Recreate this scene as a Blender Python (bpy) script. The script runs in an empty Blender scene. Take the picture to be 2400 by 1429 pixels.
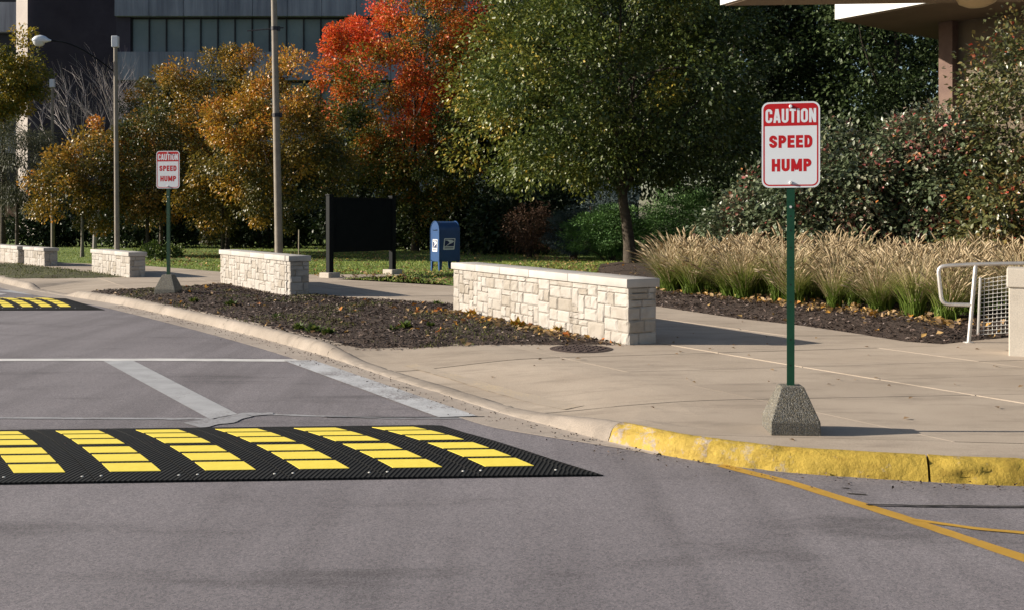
import bpy, bmesh, math, random
import numpy as np
from mathutils import Vector, Matrix, noise as mnoise

SC = bpy.context.scene
COL = SC.collection
R = math.radians

# ------------------------------------------------------------------ camera, sky, sun, exposure
EYE, FOC, HOR = 1.6, 2400.0, 515.0          # eye height (m), focal length and horizon row of the 2400 px photograph
cam = bpy.data.cameras.new('camera')
cam.sensor_width = 36.0
cam.lens = 36.0 * FOC / 2400.0
cam.shift_y = -(714.5 - HOR) / 2400.0
cam.clip_start, cam.clip_end = 0.05, 4000.0
camo = bpy.data.objects.new('camera', cam)
COL.objects.link(camo)
camo.location = (0, 0, EYE)
camo.rotation_euler = (R(90), 0, 0)
SC.camera = camo

SUN_EL, SUN_DIR = R(21.5), Vector((1.0, -0.015, 0)).normalized()
world = bpy.data.worlds.new('World')
SC.world = world
world.use_nodes = True
wn = world.node_tree
sky = wn.nodes.new('ShaderNodeTexSky')
sky.sky_type = 'NISHITA'
sky.sun_disc = False
sky.sun_elevation = SUN_EL
sky.sun_rotation = math.atan2(-SUN_DIR.x, -SUN_DIR.y)
bg = wn.nodes['Background']
wn.links.new(sky.outputs[0], bg.inputs[0])
bg.inputs[1].default_value = 0.06
sl = bpy.data.lights.new('sun', 'SUN')
sl.energy = 5.0
sl.angle = R(0.55)
sl.color = (1.0, 0.90, 0.76)
so = bpy.data.objects.new('sun', sl)
COL.objects.link(so)
so.location = (-30, 0, 20)
so.rotation_euler = Vector((SUN_DIR.x * math.cos(SUN_EL), SUN_DIR.y * math.cos(SUN_EL), -math.sin(SUN_EL))).to_track_quat('-Z', 'Y').to_euler()
vs = SC.view_settings
vs.view_transform = 'Standard'
vs.look = 'None'
vs.gamma = 1.0
vs.exposure = 0.85
SC.cycles.max_bounces = 5
SC.cycles.diffuse_bounces = 3
SC.cycles.glossy_bounces = 2
SC.cycles.transmission_bounces = 3
SC.cycles.transparent_max_bounces = 6


def G(px, py, z=0.12):
    """Ground survey: the point at height z that a row/column of the photograph's grid falls on."""
    Y = FOC * (EYE - z) / (py - HOR)
    return ((px - 1200.0) * Y / FOC, Y)


# ------------------------------------------------------------------ materials
MATS = {}


def ramp(nt, fac, stops, interp='LINEAR'):
    n = nt.nodes.new('ShaderNodeValToRGB')
    n.color_ramp.interpolation = interp
    e = n.color_ramp.elements
    while len(e) < len(stops):
        e.new(0.5)
    for k, (p, c) in enumerate(stops):
        e[k].position = p
        e[k].color = (*c, 1) if len(c) == 3 else c
    nt.links.new(fac, n.inputs[0])
    return n.outputs[0]


def newmat(name):
    m = bpy.data.materials.new(name)
    m.use_nodes = True
    MATS[name] = m
    nt = m.node_tree
    return m, nt, nt.nodes['Principled BSDF']


def tex(nt, kind, scale, vec=None, **kw):
    n = nt.nodes.new('ShaderNodeTex' + kind)
    n.inputs['Scale'].default_value = scale
    for k, v in kw.items():
        n.inputs[k].default_value = v
    if vec is not None:
        nt.links.new(vec, n.inputs['Vector'])
    return n


def mixc(nt, fac, a, b, mode='MIX'):
    n = nt.nodes.new('ShaderNodeMix')
    n.data_type = 'RGBA'
    n.blend_type = mode
    for s, v in ((n.inputs[0], fac), (n.inputs[6], a), (n.inputs[7], b)):
        if isinstance(v, (int, float)):
            s.default_value = v
        elif isinstance(v, tuple):
            s.default_value = (*v, 1)
        else:
            nt.links.new(v, s)
    return n.outputs[2]


def coords(nt, which='Object', scale=(1, 1, 1), rot=(0, 0, 0)):
    n = nt.nodes.new('ShaderNodeTexCoord')
    mp = nt.nodes.new('ShaderNodeMapping')
    mp.inputs['Scale'].default_value = scale
    mp.inputs['Rotation'].default_value = rot
    nt.links.new(n.outputs[which], mp.inputs[0])
    return mp.outputs[0]


def wcoords(nt, scale=(1, 1, 1), rot=(0, 0, 0)):
    n = nt.nodes.new('ShaderNodeNewGeometry')
    mp = nt.nodes.new('ShaderNodeMapping')
    mp.inputs['Scale'].default_value = scale
    mp.inputs['Rotation'].default_value = rot
    nt.links.new(n.outputs['Position'], mp.inputs[0])
    return mp.outputs[0]


def bump(nt, b, h, strength=0.4, dist=0.01):
    n = nt.nodes.new('ShaderNodeBump')
    n.inputs['Strength'].default_value = strength
    n.inputs['Distance'].default_value = dist
    nt.links.new(h, n.inputs['Height'])
    nt.links.new(n.outputs[0], b.inputs['Normal'])


def pmat(name, c1, c2, scale=8, rough=0.8, bscale=60, bstr=0.25, bdist=0.006, spec=0.3, metal=0.0, world=False, rnd=0.0, detail=5):
    m, nt, b = newmat(name)
    v = wcoords(nt) if world else coords(nt)
    n = tex(nt, 'Noise', scale, v, Detail=detail, Roughness=0.6)
    c = ramp(nt, n.outputs[0], [(0.3, c1), (0.7, c2)])
    if rnd:
        oi = nt.nodes.new('ShaderNodeObjectInfo')
        f = ramp(nt, oi.outputs['Random'], [(0, (1 - rnd,) * 3), (1, (1, 1, 1))])
        c = mixc(nt, 1.0, c, f, 'MULTIPLY')
    nt.links.new(c, b.inputs['Base Color'])
    b.inputs['Roughness'].default_value = rough
    b.inputs['Specular IOR Level'].default_value = spec
    b.inputs['Metallic'].default_value = metal
    if bstr:
        n2 = tex(nt, 'Noise', bscale, v, Detail=3)
        bump(nt, b, n2.outputs[0], bstr, bdist)
    return m


def leafmat(name, stops, rough=0.42, spec=0.5, trans=0.25, attr='rnd'):
    m, nt, b = newmat(name)
    a = nt.nodes.new('ShaderNodeAttribute')
    a.attribute_name = attr
    c = ramp(nt, a.outputs['Fac'], stops)
    nt.links.new(c, b.inputs['Base Color'])
    b.inputs['Roughness'].default_value = rough
    b.inputs['Specular IOR Level'].default_value = spec
    if trans:
        t = nt.nodes.new('ShaderNodeBsdfTranslucent')
        nt.links.new(c, t.inputs[0])
        x = nt.nodes.new('ShaderNodeMixShader')
        x.inputs[0].default_value = trans
        nt.links.new(b.outputs[0], x.inputs[1])
        nt.links.new(t.outputs[0], x.inputs[2])
        nt.links.new(x.outputs[0], nt.nodes['Material Output'].inputs[0])
    return m


def asphalt():
    m, nt, b = newmat('asphalt')
    v = wcoords(nt)
    big = tex(nt, 'Noise', 0.45, wcoords(nt, (1, 1, 1), (0, 0, R(-30))), Detail=4, Roughness=0.55)
    streak = tex(nt, 'Noise', 0.8, wcoords(nt, (0.6, 2.0, 1), (0, 0, R(8))), Detail=6, Roughness=0.62)
    track = tex(nt, 'Noise', 1.1, wcoords(nt, (2.4, 0.16, 1), (0, 0, R(-30))), Detail=3, Roughness=0.5)
    c = ramp(nt, big.outputs[0], [(0.32, (0.176, 0.163, 0.176)), (0.68, (0.222, 0.207, 0.222))])
    st = ramp(nt, streak.outputs[0], [(0.30, (0.55, 0.55, 0.55)), (0.44, (0.98, 0.98, 0.98)), (0.75, (1.07, 1.07, 1.07))])
    c = mixc(nt, 0.8, c, st, 'MULTIPLY')
    tk = ramp(nt, track.outputs[0], [(0.36, (0.80, 0.80, 0.80)), (0.55, (1, 1, 1))])
    c = mixc(nt, 0.8, c, tk, 'MULTIPLY')
    sp = tex(nt, 'Noise', 190, v, Detail=2, Roughness=0.6)
    s = ramp(nt, sp.outputs[0], [(0.30, (0.35, 0.35, 0.36)), (0.48, (0.95, 0.95, 0.95)), (0.62, (1.05, 1.04, 1.03)), (0.74, (1.9, 1.85, 1.8))])
    c = mixc(nt, 0.9, c, s, 'MULTIPLY')
    vo = tex(nt, 'Voronoi', 95, v)
    s2 = ramp(nt, vo.outputs['Color'], [(0.0, (0.6, 0.6, 0.61)), (0.45, (0.98, 0.98, 0.98)), (1.0, (1.4, 1.36, 1.32))])
    c = mixc(nt, 0.85, c, s2, 'MULTIPLY')
    nt.links.new(c, b.inputs['Base Color'])
    b.inputs['Roughness'].default_value = 0.85
    b.inputs['Specular IOR Level'].default_value = 0.25
    bump(nt, b, sp.outputs[0], 0.5, 0.004)
    return m


def concrete(name, a, c_, stain=0.35, rough=0.85, rnd=0.0):
    m, nt, b = newmat(name)
    v = wcoords(nt)
    n = tex(nt, 'Noise', 0.9, v, Detail=7, Roughness=0.62)
    c = ramp(nt, n.outputs[0], [(0.3, a), (0.7, c_)])
    st = tex(nt, 'Noise', 2.6, wcoords(nt, (0.5, 1.6, 1), (0, 0, R(-8))), Detail=6, Roughness=0.7)
    f = ramp(nt, st.outputs[0], [(0.33, (1 - stain,) * 3), (0.5, (1, 1, 1))])
    c = mixc(nt, 0.7, c, f, 'MULTIPLY')
    sp = tex(nt, 'Noise', 130, v, Detail=2)
    s = ramp(nt, sp.outputs[0], [(0.3, (0.8, 0.8, 0.8)), (0.5, (1, 1, 1)), (0.7, (1.12, 1.1, 1.08))])
    c = mixc(nt, 1.0, c, s, 'MULTIPLY')
    pit = tex(nt, 'Noise', 9, v, Detail=8, Roughness=0.8)
    pf = ramp(nt, pit.outputs[0], [(0.26, (0.5, 0.48, 0.46)), (0.33, (1, 1, 1))])
    c = mixc(nt, 0.7, c, pf, 'MULTIPLY')
    if rnd:
        oi = nt.nodes.new('ShaderNodeObjectInfo')
        f = ramp(nt, oi.outputs['Random'], [(0, (1 - rnd,) * 3), (1, (1, 1, 1))])
        c = mixc(nt, 1.0, c, f, 'MULTIPLY')
    nt.links.new(c, b.inputs['Base Color'])
    b.inputs['Roughness'].default_value = rough
    b.inputs['Specular IOR Level'].default_value = 0.2
    bump(nt, b, sp.outputs[0], 0.25, 0.003)
    return m


def painted(name, paint, base, cover=0.5, scale=26, rough=0.7, grime=0.0):
    """road or kerb paint worn through to the surface below"""
    m, nt, b = newmat(name)
    v = wcoords(nt)
    n = tex(nt, 'Noise', scale, v, Detail=8, Roughness=0.75)
    n2 = tex(nt, 'Noise', 2.2, v, Detail=3)
    ad = nt.nodes.new('ShaderNodeMath')
    ad.operation = 'MULTIPLY_ADD'
    nt.links.new(n2.outputs[0], ad.inputs[0])
    ad.inputs[1].default_value = 0.55
    nt.links.new(n.outputs[0], ad.inputs[2])
    f = ramp(nt, ad.outputs[0], [(cover, (0, 0, 0)), (cover + 0.09, (1, 1, 1))])
    pv = tex(nt, 'Noise', 5, v, Detail=6)
    pc = ramp(nt, pv.outputs[0], [(0.3, tuple(x * 0.80 for x in paint)), (0.65, paint)])
    c = mixc(nt, f, base, pc)
    if grime:
        g1 = tex(nt, 'Noise', 4.5, wcoords(nt, (1, 1, 2.5)), Detail=9, Roughness=0.72)
        gf = ramp(nt, g1.outputs[0], [(0.34, (0.42, 0.36, 0.28)), (0.52, (1, 1, 1))])
        c = mixc(nt, grime, c, gf, 'MULTIPLY')
    nt.links.new(c, b.inputs['Base Color'])
    b.inputs['Roughness'].default_value = rough
    b.inputs['Specular IOR Level'].default_value = 0.25
    if grime:
        nb_ = tex(nt, 'Noise', 17, v, Detail=8, Roughness=0.68)
        bump(nt, b, nb_.outputs[0], 0.7, 0.022)
    else:
        bump(nt, b, n.outputs[0], 0.4, 0.008)
    return m


asphalt()
concrete('sidewalk', (0.362, 0.300, 0.240), (0.452, 0.381, 0.310), 0.30, rnd=0.15)
concrete('joint', (0.07, 0.055, 0.042), (0.13, 0.105, 0.08), 0.3)
concrete('kerbstone', (0.24, 0.204, 0.172), (0.335, 0.29, 0.248), 0.4)
concrete('gutter', (0.30, 0.255, 0.22), (0.38, 0.33, 0.285), 0.3)
concrete('precast', (0.42, 0.38, 0.33), (0.52, 0.48, 0.42), 0.2)
painted('kerb_yellow', (0.46, 0.322, 0.055), (0.36, 0.29, 0.18), 0.60, 9, 0.7, 0.5)
painted('kerb_yellow_worn', (0.46, 0.32, 0.06), (0.36, 0.30, 0.24), 0.68, 9, 0.7, 0.6)
painted('line_white', (0.38, 0.385, 0.40), (0.22, 0.21, 0.215), 0.60, 30)
painted('line_white_bright', (0.62, 0.61, 0.60), (0.25, 0.235, 0.24), 0.50, 30)
painted('line_white_rough', (0.48, 0.49, 0.51), (0.22, 0.21, 0.215), 0.70, 45)
painted('line_white_faint', (0.31, 0.31, 0.325), (0.21, 0.20, 0.205), 0.66, 20)
painted('line_yellow', (0.46, 0.27, 0.045), (0.20, 0.175, 0.16), 0.53, 30)
painted('old_paint', (0.46, 0.37, 0.26), (0.37, 0.31, 0.25), 0.80, 40)
pmat('tar', (0.012, 0.012, 0.014), (0.03, 0.03, 0.034), 20, 0.5, 40, 0.3)
pmat('mortar', (0.33, 0.305, 0.27), (0.40, 0.37, 0.335), 12, 0.9)


def limestone():
    m, nt, b = newmat('limestone')
    v = wcoords(nt)
    n = tex(nt, 'Noise', 7, v, Detail=6, Roughness=0.65)
    c = ramp(nt, n.outputs[0], [(0.25, (0.315, 0.287, 0.255)), (0.55, (0.405, 0.381, 0.354))])
    oi = nt.nodes.new('ShaderNodeObjectInfo')
    f = ramp(nt, oi.outputs['Random'], [(0, (0.78, 0.745, 0.69)), (0.5, (0.97, 0.96, 0.95)), (1, (1.03, 1.03, 1.03))])
    c = mixc(nt, 1.0, c, f, 'MULTIPLY')
    st = tex(nt, 'Noise', 5.0, wcoords(nt, (1, 1, 0.35)), Detail=7, Roughness=0.7)
    f2 = ramp(nt, st.outputs[0], [(0.30, (0.42, 0.39, 0.36)), (0.40, (1, 1, 1))])
    c = mixc(nt, 0.8, c, f2, 'MULTIPLY')
    nt.links.new(c, b.inputs['Base Color'])
    b.inputs['Roughness'].default_value = 0.9
    b.inputs['Specular IOR Level'].default_value = 0.15
    n2 = tex(nt, 'Noise', 38, v, Detail=5, Roughness=0.7)
    bump(nt, b, n2.outputs[0], 0.55, 0.012)


limestone()
pmat('cap_limestone', (0.38, 0.355, 0.33), (0.48, 0.455, 0.43), 3, 0.85, 50, 0.15, rnd=0.06, world=True)


def aggregate():
    m, nt, b = newmat('exposed_aggregate')
    v = coords(nt)
    vo = tex(nt, 'Voronoi', 135, v)
    c = ramp(nt, vo.outputs['Color'], [(0.0, (0.05, 0.047, 0.04)), (0.3, (0.17, 0.155, 0.125)), (0.5, (0.30, 0.26, 0.18)),
                                       (0.65, (0.15, 0.16, 0.16)), (0.82, (0.38, 0.35, 0.30)), (1, (0.60, 0.57, 0.52))])
    e = ramp(nt, vo.outputs['Distance'], [(0.0, (1, 1, 1)), (0.75, (0.3, 0.3, 0.3))])
    c = mixc(nt, 0.8, c, e, 'MULTIPLY')
    nt.links.new(c, b.inputs['Base Color'])
    b.inputs['Roughness'].default_value = 0.75
    inv = ramp(nt, vo.outputs['Distance'], [(0.0, (1, 1, 1)), (0.8, (0, 0, 0))])
    bump(nt, b, inv, 0.9, 0.008)


aggregate()


def rubber():
    m, nt, b = newmat('ribbed_rubber')
    w = nt.nodes.new('ShaderNodeTexWave')
    w.wave_type = 'BANDS'
    w.bands_direction = 'X'
    w.inputs['Scale'].default_value = 10.5
    nt.links.new(coords(nt, 'Object', (1, 1, 1), (0, 0, R(14))), w.inputs['Vector'])
    c = ramp(nt, w.outputs['Fac'], [(0.35, (0.003, 0.0033, 0.0033)), (0.8, (0.007, 0.0075, 0.0075)), (1.0, (0.022, 0.023, 0.023))])
    n = tex(nt, 'Noise', 6, coords(nt), Detail=5)
    d = ramp(nt, n.outputs[0], [(0.4, (1, 1, 1)), (0.75, (1.5, 1.45, 1.4))])
    c = mixc(nt, 1.0, c, d, 'MULTIPLY')
    nt.links.new(c, b.inputs['Base Color'])
    b.inputs['Roughness'].default_value = 0.75
    b.inputs['Specular IOR Level'].default_value = 0.22
    bump(nt, b, w.outputs['Fac'], 0.6, 0.008)


rubber()
pmat('yellow_tile', (0.80, 0.635, 0.08), (0.88, 0.71, 0.105), 18, 0.6, 200, 0.15, 0.002, 0.3)
pmat('sign_white', (0.66, 0.69, 0.74), (0.70, 0.73, 0.78), 3, 0.5, 0, 0, spec=0.3)
pmat('sign_red', (0.42, 0.008, 0.013), (0.47, 0.011, 0.016), 3, 0.5, 0, 0, spec=0.3)
pmat('post_green', (0.002, 0.036, 0.018), (0.003, 0.048, 0.023), 12, 0.5, 90, 0.1, spec=0.35)
pmat('post_hole', (0.004, 0.01, 0.006), (0.008, 0.014, 0.01), 12, 0.7, 0, 0)
pmat('bolt_metal', (0.5, 0.5, 0.5), (0.65, 0.65, 0.64), 30, 0.4, 0, 0, spec=0.5)
pmat('bare_steel', (0.56, 0.54, 0.52), (0.66, 0.64, 0.62), 9, 0.42, 0, 0, metal=0.75)
pmat('galvanised_wire', (0.62, 0.60, 0.56), (0.72, 0.70, 0.66), 20, 0.5, 0, 0)
pmat('cast_iron', (0.035, 0.024, 0.022), (0.075, 0.05, 0.042), 22, 0.7, 120, 0.3)
pmat('pole_weathered', (0.19, 0.165, 0.135), (0.26, 0.23, 0.19), 5, 0.7, 60, 0.15, world=True)
pmat('lamp_white', (0.6, 0.63, 0.68), (0.7, 0.72, 0.76), 5, 0.35, 0, 0)
pmat('lamp_glass', (0.5, 0.52, 0.52), (0.6, 0.62, 0.62), 5, 0.15, 0, 0, spec=0.6)
pmat('dark_band', (0.02, 0.02, 0.03), (0.03, 0.03, 0.04), 5, 0.5, 0, 0)
pmat('board_black', (0.003, 0.005, 0.006), (0.006, 0.008, 0.009), 5, 0.75, 0, 0, spec=0.1)
pmat('board_post', (0.003, 0.0045, 0.006), (0.005, 0.007, 0.009), 5, 0.6, 0, 0, spec=0.12)
pmat('mail_blue', (0.013, 0.052, 0.155), (0.017, 0.066, 0.19), 4, 0.38, 0, 0, spec=0.45)
pmat('decal_white', (0.68, 0.68, 0.68), (0.75, 0.75, 0.75), 5, 0.5, 0, 0)
pmat('decal_blue', (0.012, 0.022, 0.085), (0.016, 0.03, 0.1), 5, 0.5, 0, 0)
pmat('decal_grey', (0.25, 0.25, 0.27), (0.32, 0.32, 0.34), 90, 0.5, 0, 0)
pmat('bark', (0.035, 0.027, 0.02), (0.085, 0.068, 0.052), 9, 0.9, 30, 0.8, 0.02, world=True)
pmat('bark_pale', (0.13, 0.115, 0.095), (0.24, 0.215, 0.185), 9, 0.9, 40, 0.5, 0.01, world=True)
pmat('bark_bare', (0.27, 0.24, 0.235), (0.40, 0.365, 0.36), 9, 0.9, 0, 0, world=True)
pmat('mulch', (0.028, 0.019, 0.014), (0.085, 0.06, 0.048), 26, 0.95, 45, 0.9, 0.03, world=True, detail=8)
pmat('soil_grass', (0.045, 0.036, 0.02), (0.075, 0.085, 0.028), 2.2, 0.95, 40, 0.8, 0.03, world=True, detail=8)
pmat('lawn', (0.085, 0.13, 0.026), (0.15, 0.205, 0.044), 1.4, 0.95, 30, 0.6, 0.03, world=True, detail=7)
pmat('earth', (0.05, 0.055, 0.02), (0.08, 0.085, 0.03), 0.3, 0.95, 0, 0, world=True)
pmat('wood_stake', (0.25, 0.21, 0.16), (0.34, 0.29, 0.22), 9, 0.9, 0, 0)
# buildings
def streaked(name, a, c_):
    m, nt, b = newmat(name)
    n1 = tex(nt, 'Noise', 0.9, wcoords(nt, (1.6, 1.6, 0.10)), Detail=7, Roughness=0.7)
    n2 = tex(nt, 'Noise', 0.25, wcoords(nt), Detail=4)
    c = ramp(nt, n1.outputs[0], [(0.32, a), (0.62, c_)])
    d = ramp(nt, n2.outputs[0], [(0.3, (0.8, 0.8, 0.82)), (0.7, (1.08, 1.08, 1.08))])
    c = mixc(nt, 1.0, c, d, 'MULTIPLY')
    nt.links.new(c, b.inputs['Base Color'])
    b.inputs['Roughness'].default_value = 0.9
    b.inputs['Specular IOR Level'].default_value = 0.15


streaked('facade_concrete_sky_tint', (0.14, 0.155, 0.20), (0.27, 0.29, 0.35))  # blue skylight on the shaded front is mixed into this concrete colour
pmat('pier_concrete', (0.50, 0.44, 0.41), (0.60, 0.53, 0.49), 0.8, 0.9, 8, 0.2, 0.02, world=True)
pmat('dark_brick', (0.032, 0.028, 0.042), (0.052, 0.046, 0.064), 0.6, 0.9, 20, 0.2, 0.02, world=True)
pmat('mullion', (0.012, 0.012, 0.016), (0.018, 0.018, 0.022), 1, 0.5, 0, 0)
pmat('pane_glass', (0.12, 0.16, 0.175), (0.17, 0.215, 0.225), 0.5, 0.35, 0, 0, spec=0.4, rnd=0.25, world=True)
pmat('fascia_white', (0.66, 0.65, 0.63), (0.72, 0.71, 0.69), 1.2, 0.7, 0, 0, world=True)
pmat('soffit', (0.22, 0.165, 0.115), (0.27, 0.205, 0.145), 1.2, 0.8, 0, 0, world=True)
pmat('tan_wall', (0.12, 0.095, 0.07), (0.16, 0.125, 0.09), 1.5, 0.85, 25, 0.2, world=True)
pmat('brick_column', (0.14, 0.09, 0.075), (0.19, 0.125, 0.10), 4, 0.85, 25, 0.3, world=True)
pmat('globe', (0.50, 0.37, 0.20), (0.56, 0.42, 0.24), 2, 0.3, 0, 0, spec=0.5)
pmat('car_paint', (0.01, 0.011, 0.014), (0.014, 0.015, 0.018), 2, 0.25, 0, 0, spec=0.6)
pmat('car_glass', (0.012, 0.02, 0.026), (0.016, 0.025, 0.03), 2, 0.1, 0, 0, spec=0.6)
pmat('chrome', (0.5, 0.5, 0.5), (0.6, 0.6, 0.6), 2, 0.3, 0, 0, metal=0.8)
pmat('tyre', (0.012, 0.012, 0.012), (0.02, 0.02, 0.02), 9, 0.8, 0, 0)
# foliage (rnd runs over each tree's own palette)
leafmat('leaf_linden', [(0.0, (0.032, 0.052, 0.013)), (0.45, (0.080, 0.112, 0.022)), (0.75, (0.18, 0.19, 0.032)), (0.9, (0.32, 0.26, 0.036)), (1.0, (0.46, 0.31, 0.04))], 0.45, 0.5, 0.22)
leafmat('leaf_maple_red', [(0.0, (0.05, 0.072, 0.016)), (0.3, (0.12, 0.14, 0.024)), (0.46, (0.31, 0.20, 0.028)), (0.6, (0.56, 0.17, 0.026)), (0.8, (0.70, 0.13, 0.028)), (1.0, (0.72, 0.10, 0.045))], 0.5, 0.35, 0.3)
leafmat('leaf_amber', [(0.0, (0.065, 0.068, 0.015)), (0.3, (0.17, 0.135, 0.024)), (0.55, (0.31, 0.195, 0.026)), (0.8, (0.52, 0.29, 0.034)), (1.0, (0.50, 0.17, 0.026))], 0.45, 0.5, 0.28)
leafmat('leaf_dark_amber', [(0.0, (0.035, 0.05, 0.014)), (0.45, (0.09, 0.098, 0.022)), (0.75, (0.24, 0.15, 0.028)), (1.0, (0.40, 0.18, 0.03))], 0.42, 0.5, 0.24)
leafmat('leaf_yellowgreen', [(0.0, (0.045, 0.062, 0.012)), (0.5, (0.13, 0.14, 0.018)), (0.8, (0.28, 0.22, 0.02)), (1.0, (0.42, 0.27, 0.025))], 0.45, 0.45, 0.28)
leafmat('leaf_greygreen', [(0.0, (0.045, 0.052, 0.026)), (0.6, (0.085, 0.092, 0.05)), (1.0, (0.15, 0.145, 0.09))], 0.5, 0.3, 0.25)
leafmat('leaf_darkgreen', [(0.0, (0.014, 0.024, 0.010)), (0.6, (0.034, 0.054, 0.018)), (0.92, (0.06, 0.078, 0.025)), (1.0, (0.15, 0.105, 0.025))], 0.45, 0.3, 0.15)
leafmat('leaf_midgreen', [(0.0, (0.024, 0.042, 0.014)), (0.6, (0.065, 0.098, 0.032)), (1.0, (0.13, 0.16, 0.055))], 0.5, 0.3, 0.2)
leafmat('leaf_viburnum', [(0.0, (0.05, 0.075, 0.030)), (0.5, (0.135, 0.165, 0.085)), (0.70, (0.21, 0.20, 0.13)), (0.84, (0.26, 0.085, 0.07)), (0.95, (0.32, 0.055, 0.045)), (1.0, (0.42, 0.17, 0.04))], 0.42, 0.8, 0.15)
leafmat('leaf_viburnum_red', [(0.0, (0.05, 0.062, 0.018)), (0.5, (0.12, 0.125, 0.04)), (0.72, (0.20, 0.14, 0.04)), (0.88, (0.32, 0.075, 0.035)), (1.0, (0.42, 0.045, 0.03))], 0.38, 0.8, 0.2)
leafmat('needle_juniper', [(0.0, (0.035, 0.08, 0.024)), (0.6, (0.09, 0.185, 0.05)), (1.0, (0.16, 0.27, 0.08))], 0.6, 0.25, 0.1)
leafmat('needle_spruce', [(0.0, (0.025, 0.042, 0.042)), (0.6, (0.06, 0.088, 0.092)), (1.0, (0.11, 0.15, 0.155))], 0.6, 0.25, 0.05)
leafmat('twig_russet', [(0.0, (0.05, 0.026, 0.016)), (0.6, (0.11, 0.06, 0.036)), (1.0, (0.17, 0.105, 0.065))], 0.7, 0.2, 0.1)
leafmat('weed_leaf', [(0.0, (0.045, 0.075, 0.014)), (0.7, (0.09, 0.135, 0.025)), (1.0, (0.17, 0.18, 0.04))], 0.5, 0.35, 0.25)
leafmat('weed_leaf_yellow', [(0.0, (0.10, 0.13, 0.02)), (0.45, (0.38, 0.24, 0.025)), (0.8, (0.50, 0.22, 0.025)), (1.0, (0.40, 0.12, 0.03))], 0.5, 0.35, 0.25)
leafmat('fallen_leaf', [(0.0, (0.16, 0.10, 0.05)), (0.4, (0.33, 0.22, 0.12)), (0.7, (0.45, 0.30, 0.12)), (0.85, (0.46, 0.24, 0.04)), (1.0, (0.40, 0.11, 0.03))], 0.6, 0.3, 0.2)
leafmat('chip', [(0.0, (0.018, 0.012, 0.009)), (0.55, (0.065, 0.045, 0.036)), (0.85, (0.14, 0.10, 0.085)), (1.0, (0.33, 0.27, 0.24))], 0.8, 0.2, 0)
leafmat('turf', [(0.0, (0.10, 0.16, 0.026)), (0.6, (0.22, 0.30, 0.055)), (1.0, (0.36, 0.36, 0.10))], 0.6, 0.25, 0.25)

leafmat('moss', [(0.0, (0.045, 0.055, 0.014)), (0.6, (0.085, 0.10, 0.024)), (1.0, (0.15, 0.14, 0.05))], 0.7, 0.2, 0.2)


def grassmat(name, stops, top):
    m, nt, b = newmat(name)
    s = nt.nodes.new('ShaderNodeSeparateXYZ')
    nt.links.new(coords(nt), s.inputs[0])
    a = nt.nodes.new('ShaderNodeAttribute')
    a.attribute_name = 'rnd'
    ma = nt.nodes.new('ShaderNodeMath')
    ma.operation = 'MULTIPLY_ADD'
    nt.links.new(s.outputs[2], ma.inputs[0])
    ma.inputs[1].default_value = 1.0 / top
    ad = nt.nodes.new('ShaderNodeMath')
    ad.operation = 'MULTIPLY'
    nt.links.new(a.outputs['Fac'], ad.inputs[0])
    ad.inputs[1].default_value = 0.35
    nt.links.new(ad.outputs[0], ma.inputs[2])
    c = ramp(nt, ma.outputs[0], stops)
    nt.links.new(c, b.inputs['Base Color'])
    b.inputs['Roughness'].default_value = 0.6
    b.inputs['Specular IOR Level'].default_value = 0.3
    t = nt.nodes.new('ShaderNodeBsdfTranslucent')
    nt.links.new(c, t.inputs[0])
    x = nt.nodes.new('ShaderNodeMixShader')
    x.inputs[0].default_value = 0.3
    nt.links.new(b.outputs[0], x.inputs[1])
    nt.links.new(t.outputs[0], x.inputs[2])
    nt.links.new(x.outputs[0], nt.nodes['Material Output'].inputs[0])


grassmat('fountain_blade', [(0.0, (0.07, 0.125, 0.018)), (0.60, (0.16, 0.225, 0.04)), (0.88, (0.33, 0.31, 0.11)), (1.0, (0.48, 0.40, 0.22))], 0.80)
leafmat('plume', [(0.0, (0.36, 0.27, 0.16)), (0.6, (0.52, 0.415, 0.265)), (1.0, (0.66, 0.55, 0.38))], 0.7, 0.2, 0.4)


# ------------------------------------------------------------------ builders
def link(o, parent=None):
    COL.objects.link(o)
    if parent is not None:
        o.parent = parent
    return o


def tag(o, label=None, cat=None, group=None, kind=None):
    if label:
        o['label'] = label
    if cat:
        o['category'] = cat
    if group:
        o['group'] = group
    if kind:
        o['kind'] = kind
    return o


def empty(name, loc, rz=0.0, label=None, cat=None, group=None):
    o = bpy.data.objects.new(name, None)
    o.empty_display_size = 0.2
    COL.objects.link(o)
    o.location = loc
    o.rotation_euler = (0, 0, rz)
    return tag(o, label, cat, group)


def mk(name, V, F, mat, parent=None, smooth=False, loc=None, rz=None, rnd=None):
    me = bpy.data.meshes.new(name)
    if isinstance(F, np.ndarray):
        V = np.asarray(V, dtype=np.float32)
        nf, k = F.shape
        me.vertices.add(len(V))
        me.vertices.foreach_set('co', V.ravel())
        me.loops.add(nf * k)
        me.loops.foreach_set('vertex_index', F.astype(np.int32).ravel())
        me.polygons.add(nf)
        me.polygons.foreach_set('loop_start', np.arange(0, nf * k, k, dtype=np.int32))
        me.update(calc_edges=True)
    else:
        me.from_pydata([tuple(v) for v in V], [], F)
    if rnd is not None:
        at = me.attributes.new('rnd', 'FLOAT', 'FACE')
        at.data.foreach_set('value', np.asarray(rnd, dtype=np.float32))
    if smooth:
        me.polygons.foreach_set('use_smooth', [True] * len(me.polygons))
    me.materials.append(MATS[mat])
    o = bpy.data.objects.new(name, me)
    if loc is not None:
        o.location = loc
    if rz is not None:
        o.rotation_euler = (0, 0, rz)
    return link(o, parent)


def again(o, parent, loc=None, rot=None):
    c = bpy.data.objects.new(o.name.split('.')[0], o.data)
    if loc is not None:
        c.location = loc
    if rot is not None:
        c.rotation_euler = rot
    return link(c, parent)


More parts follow.
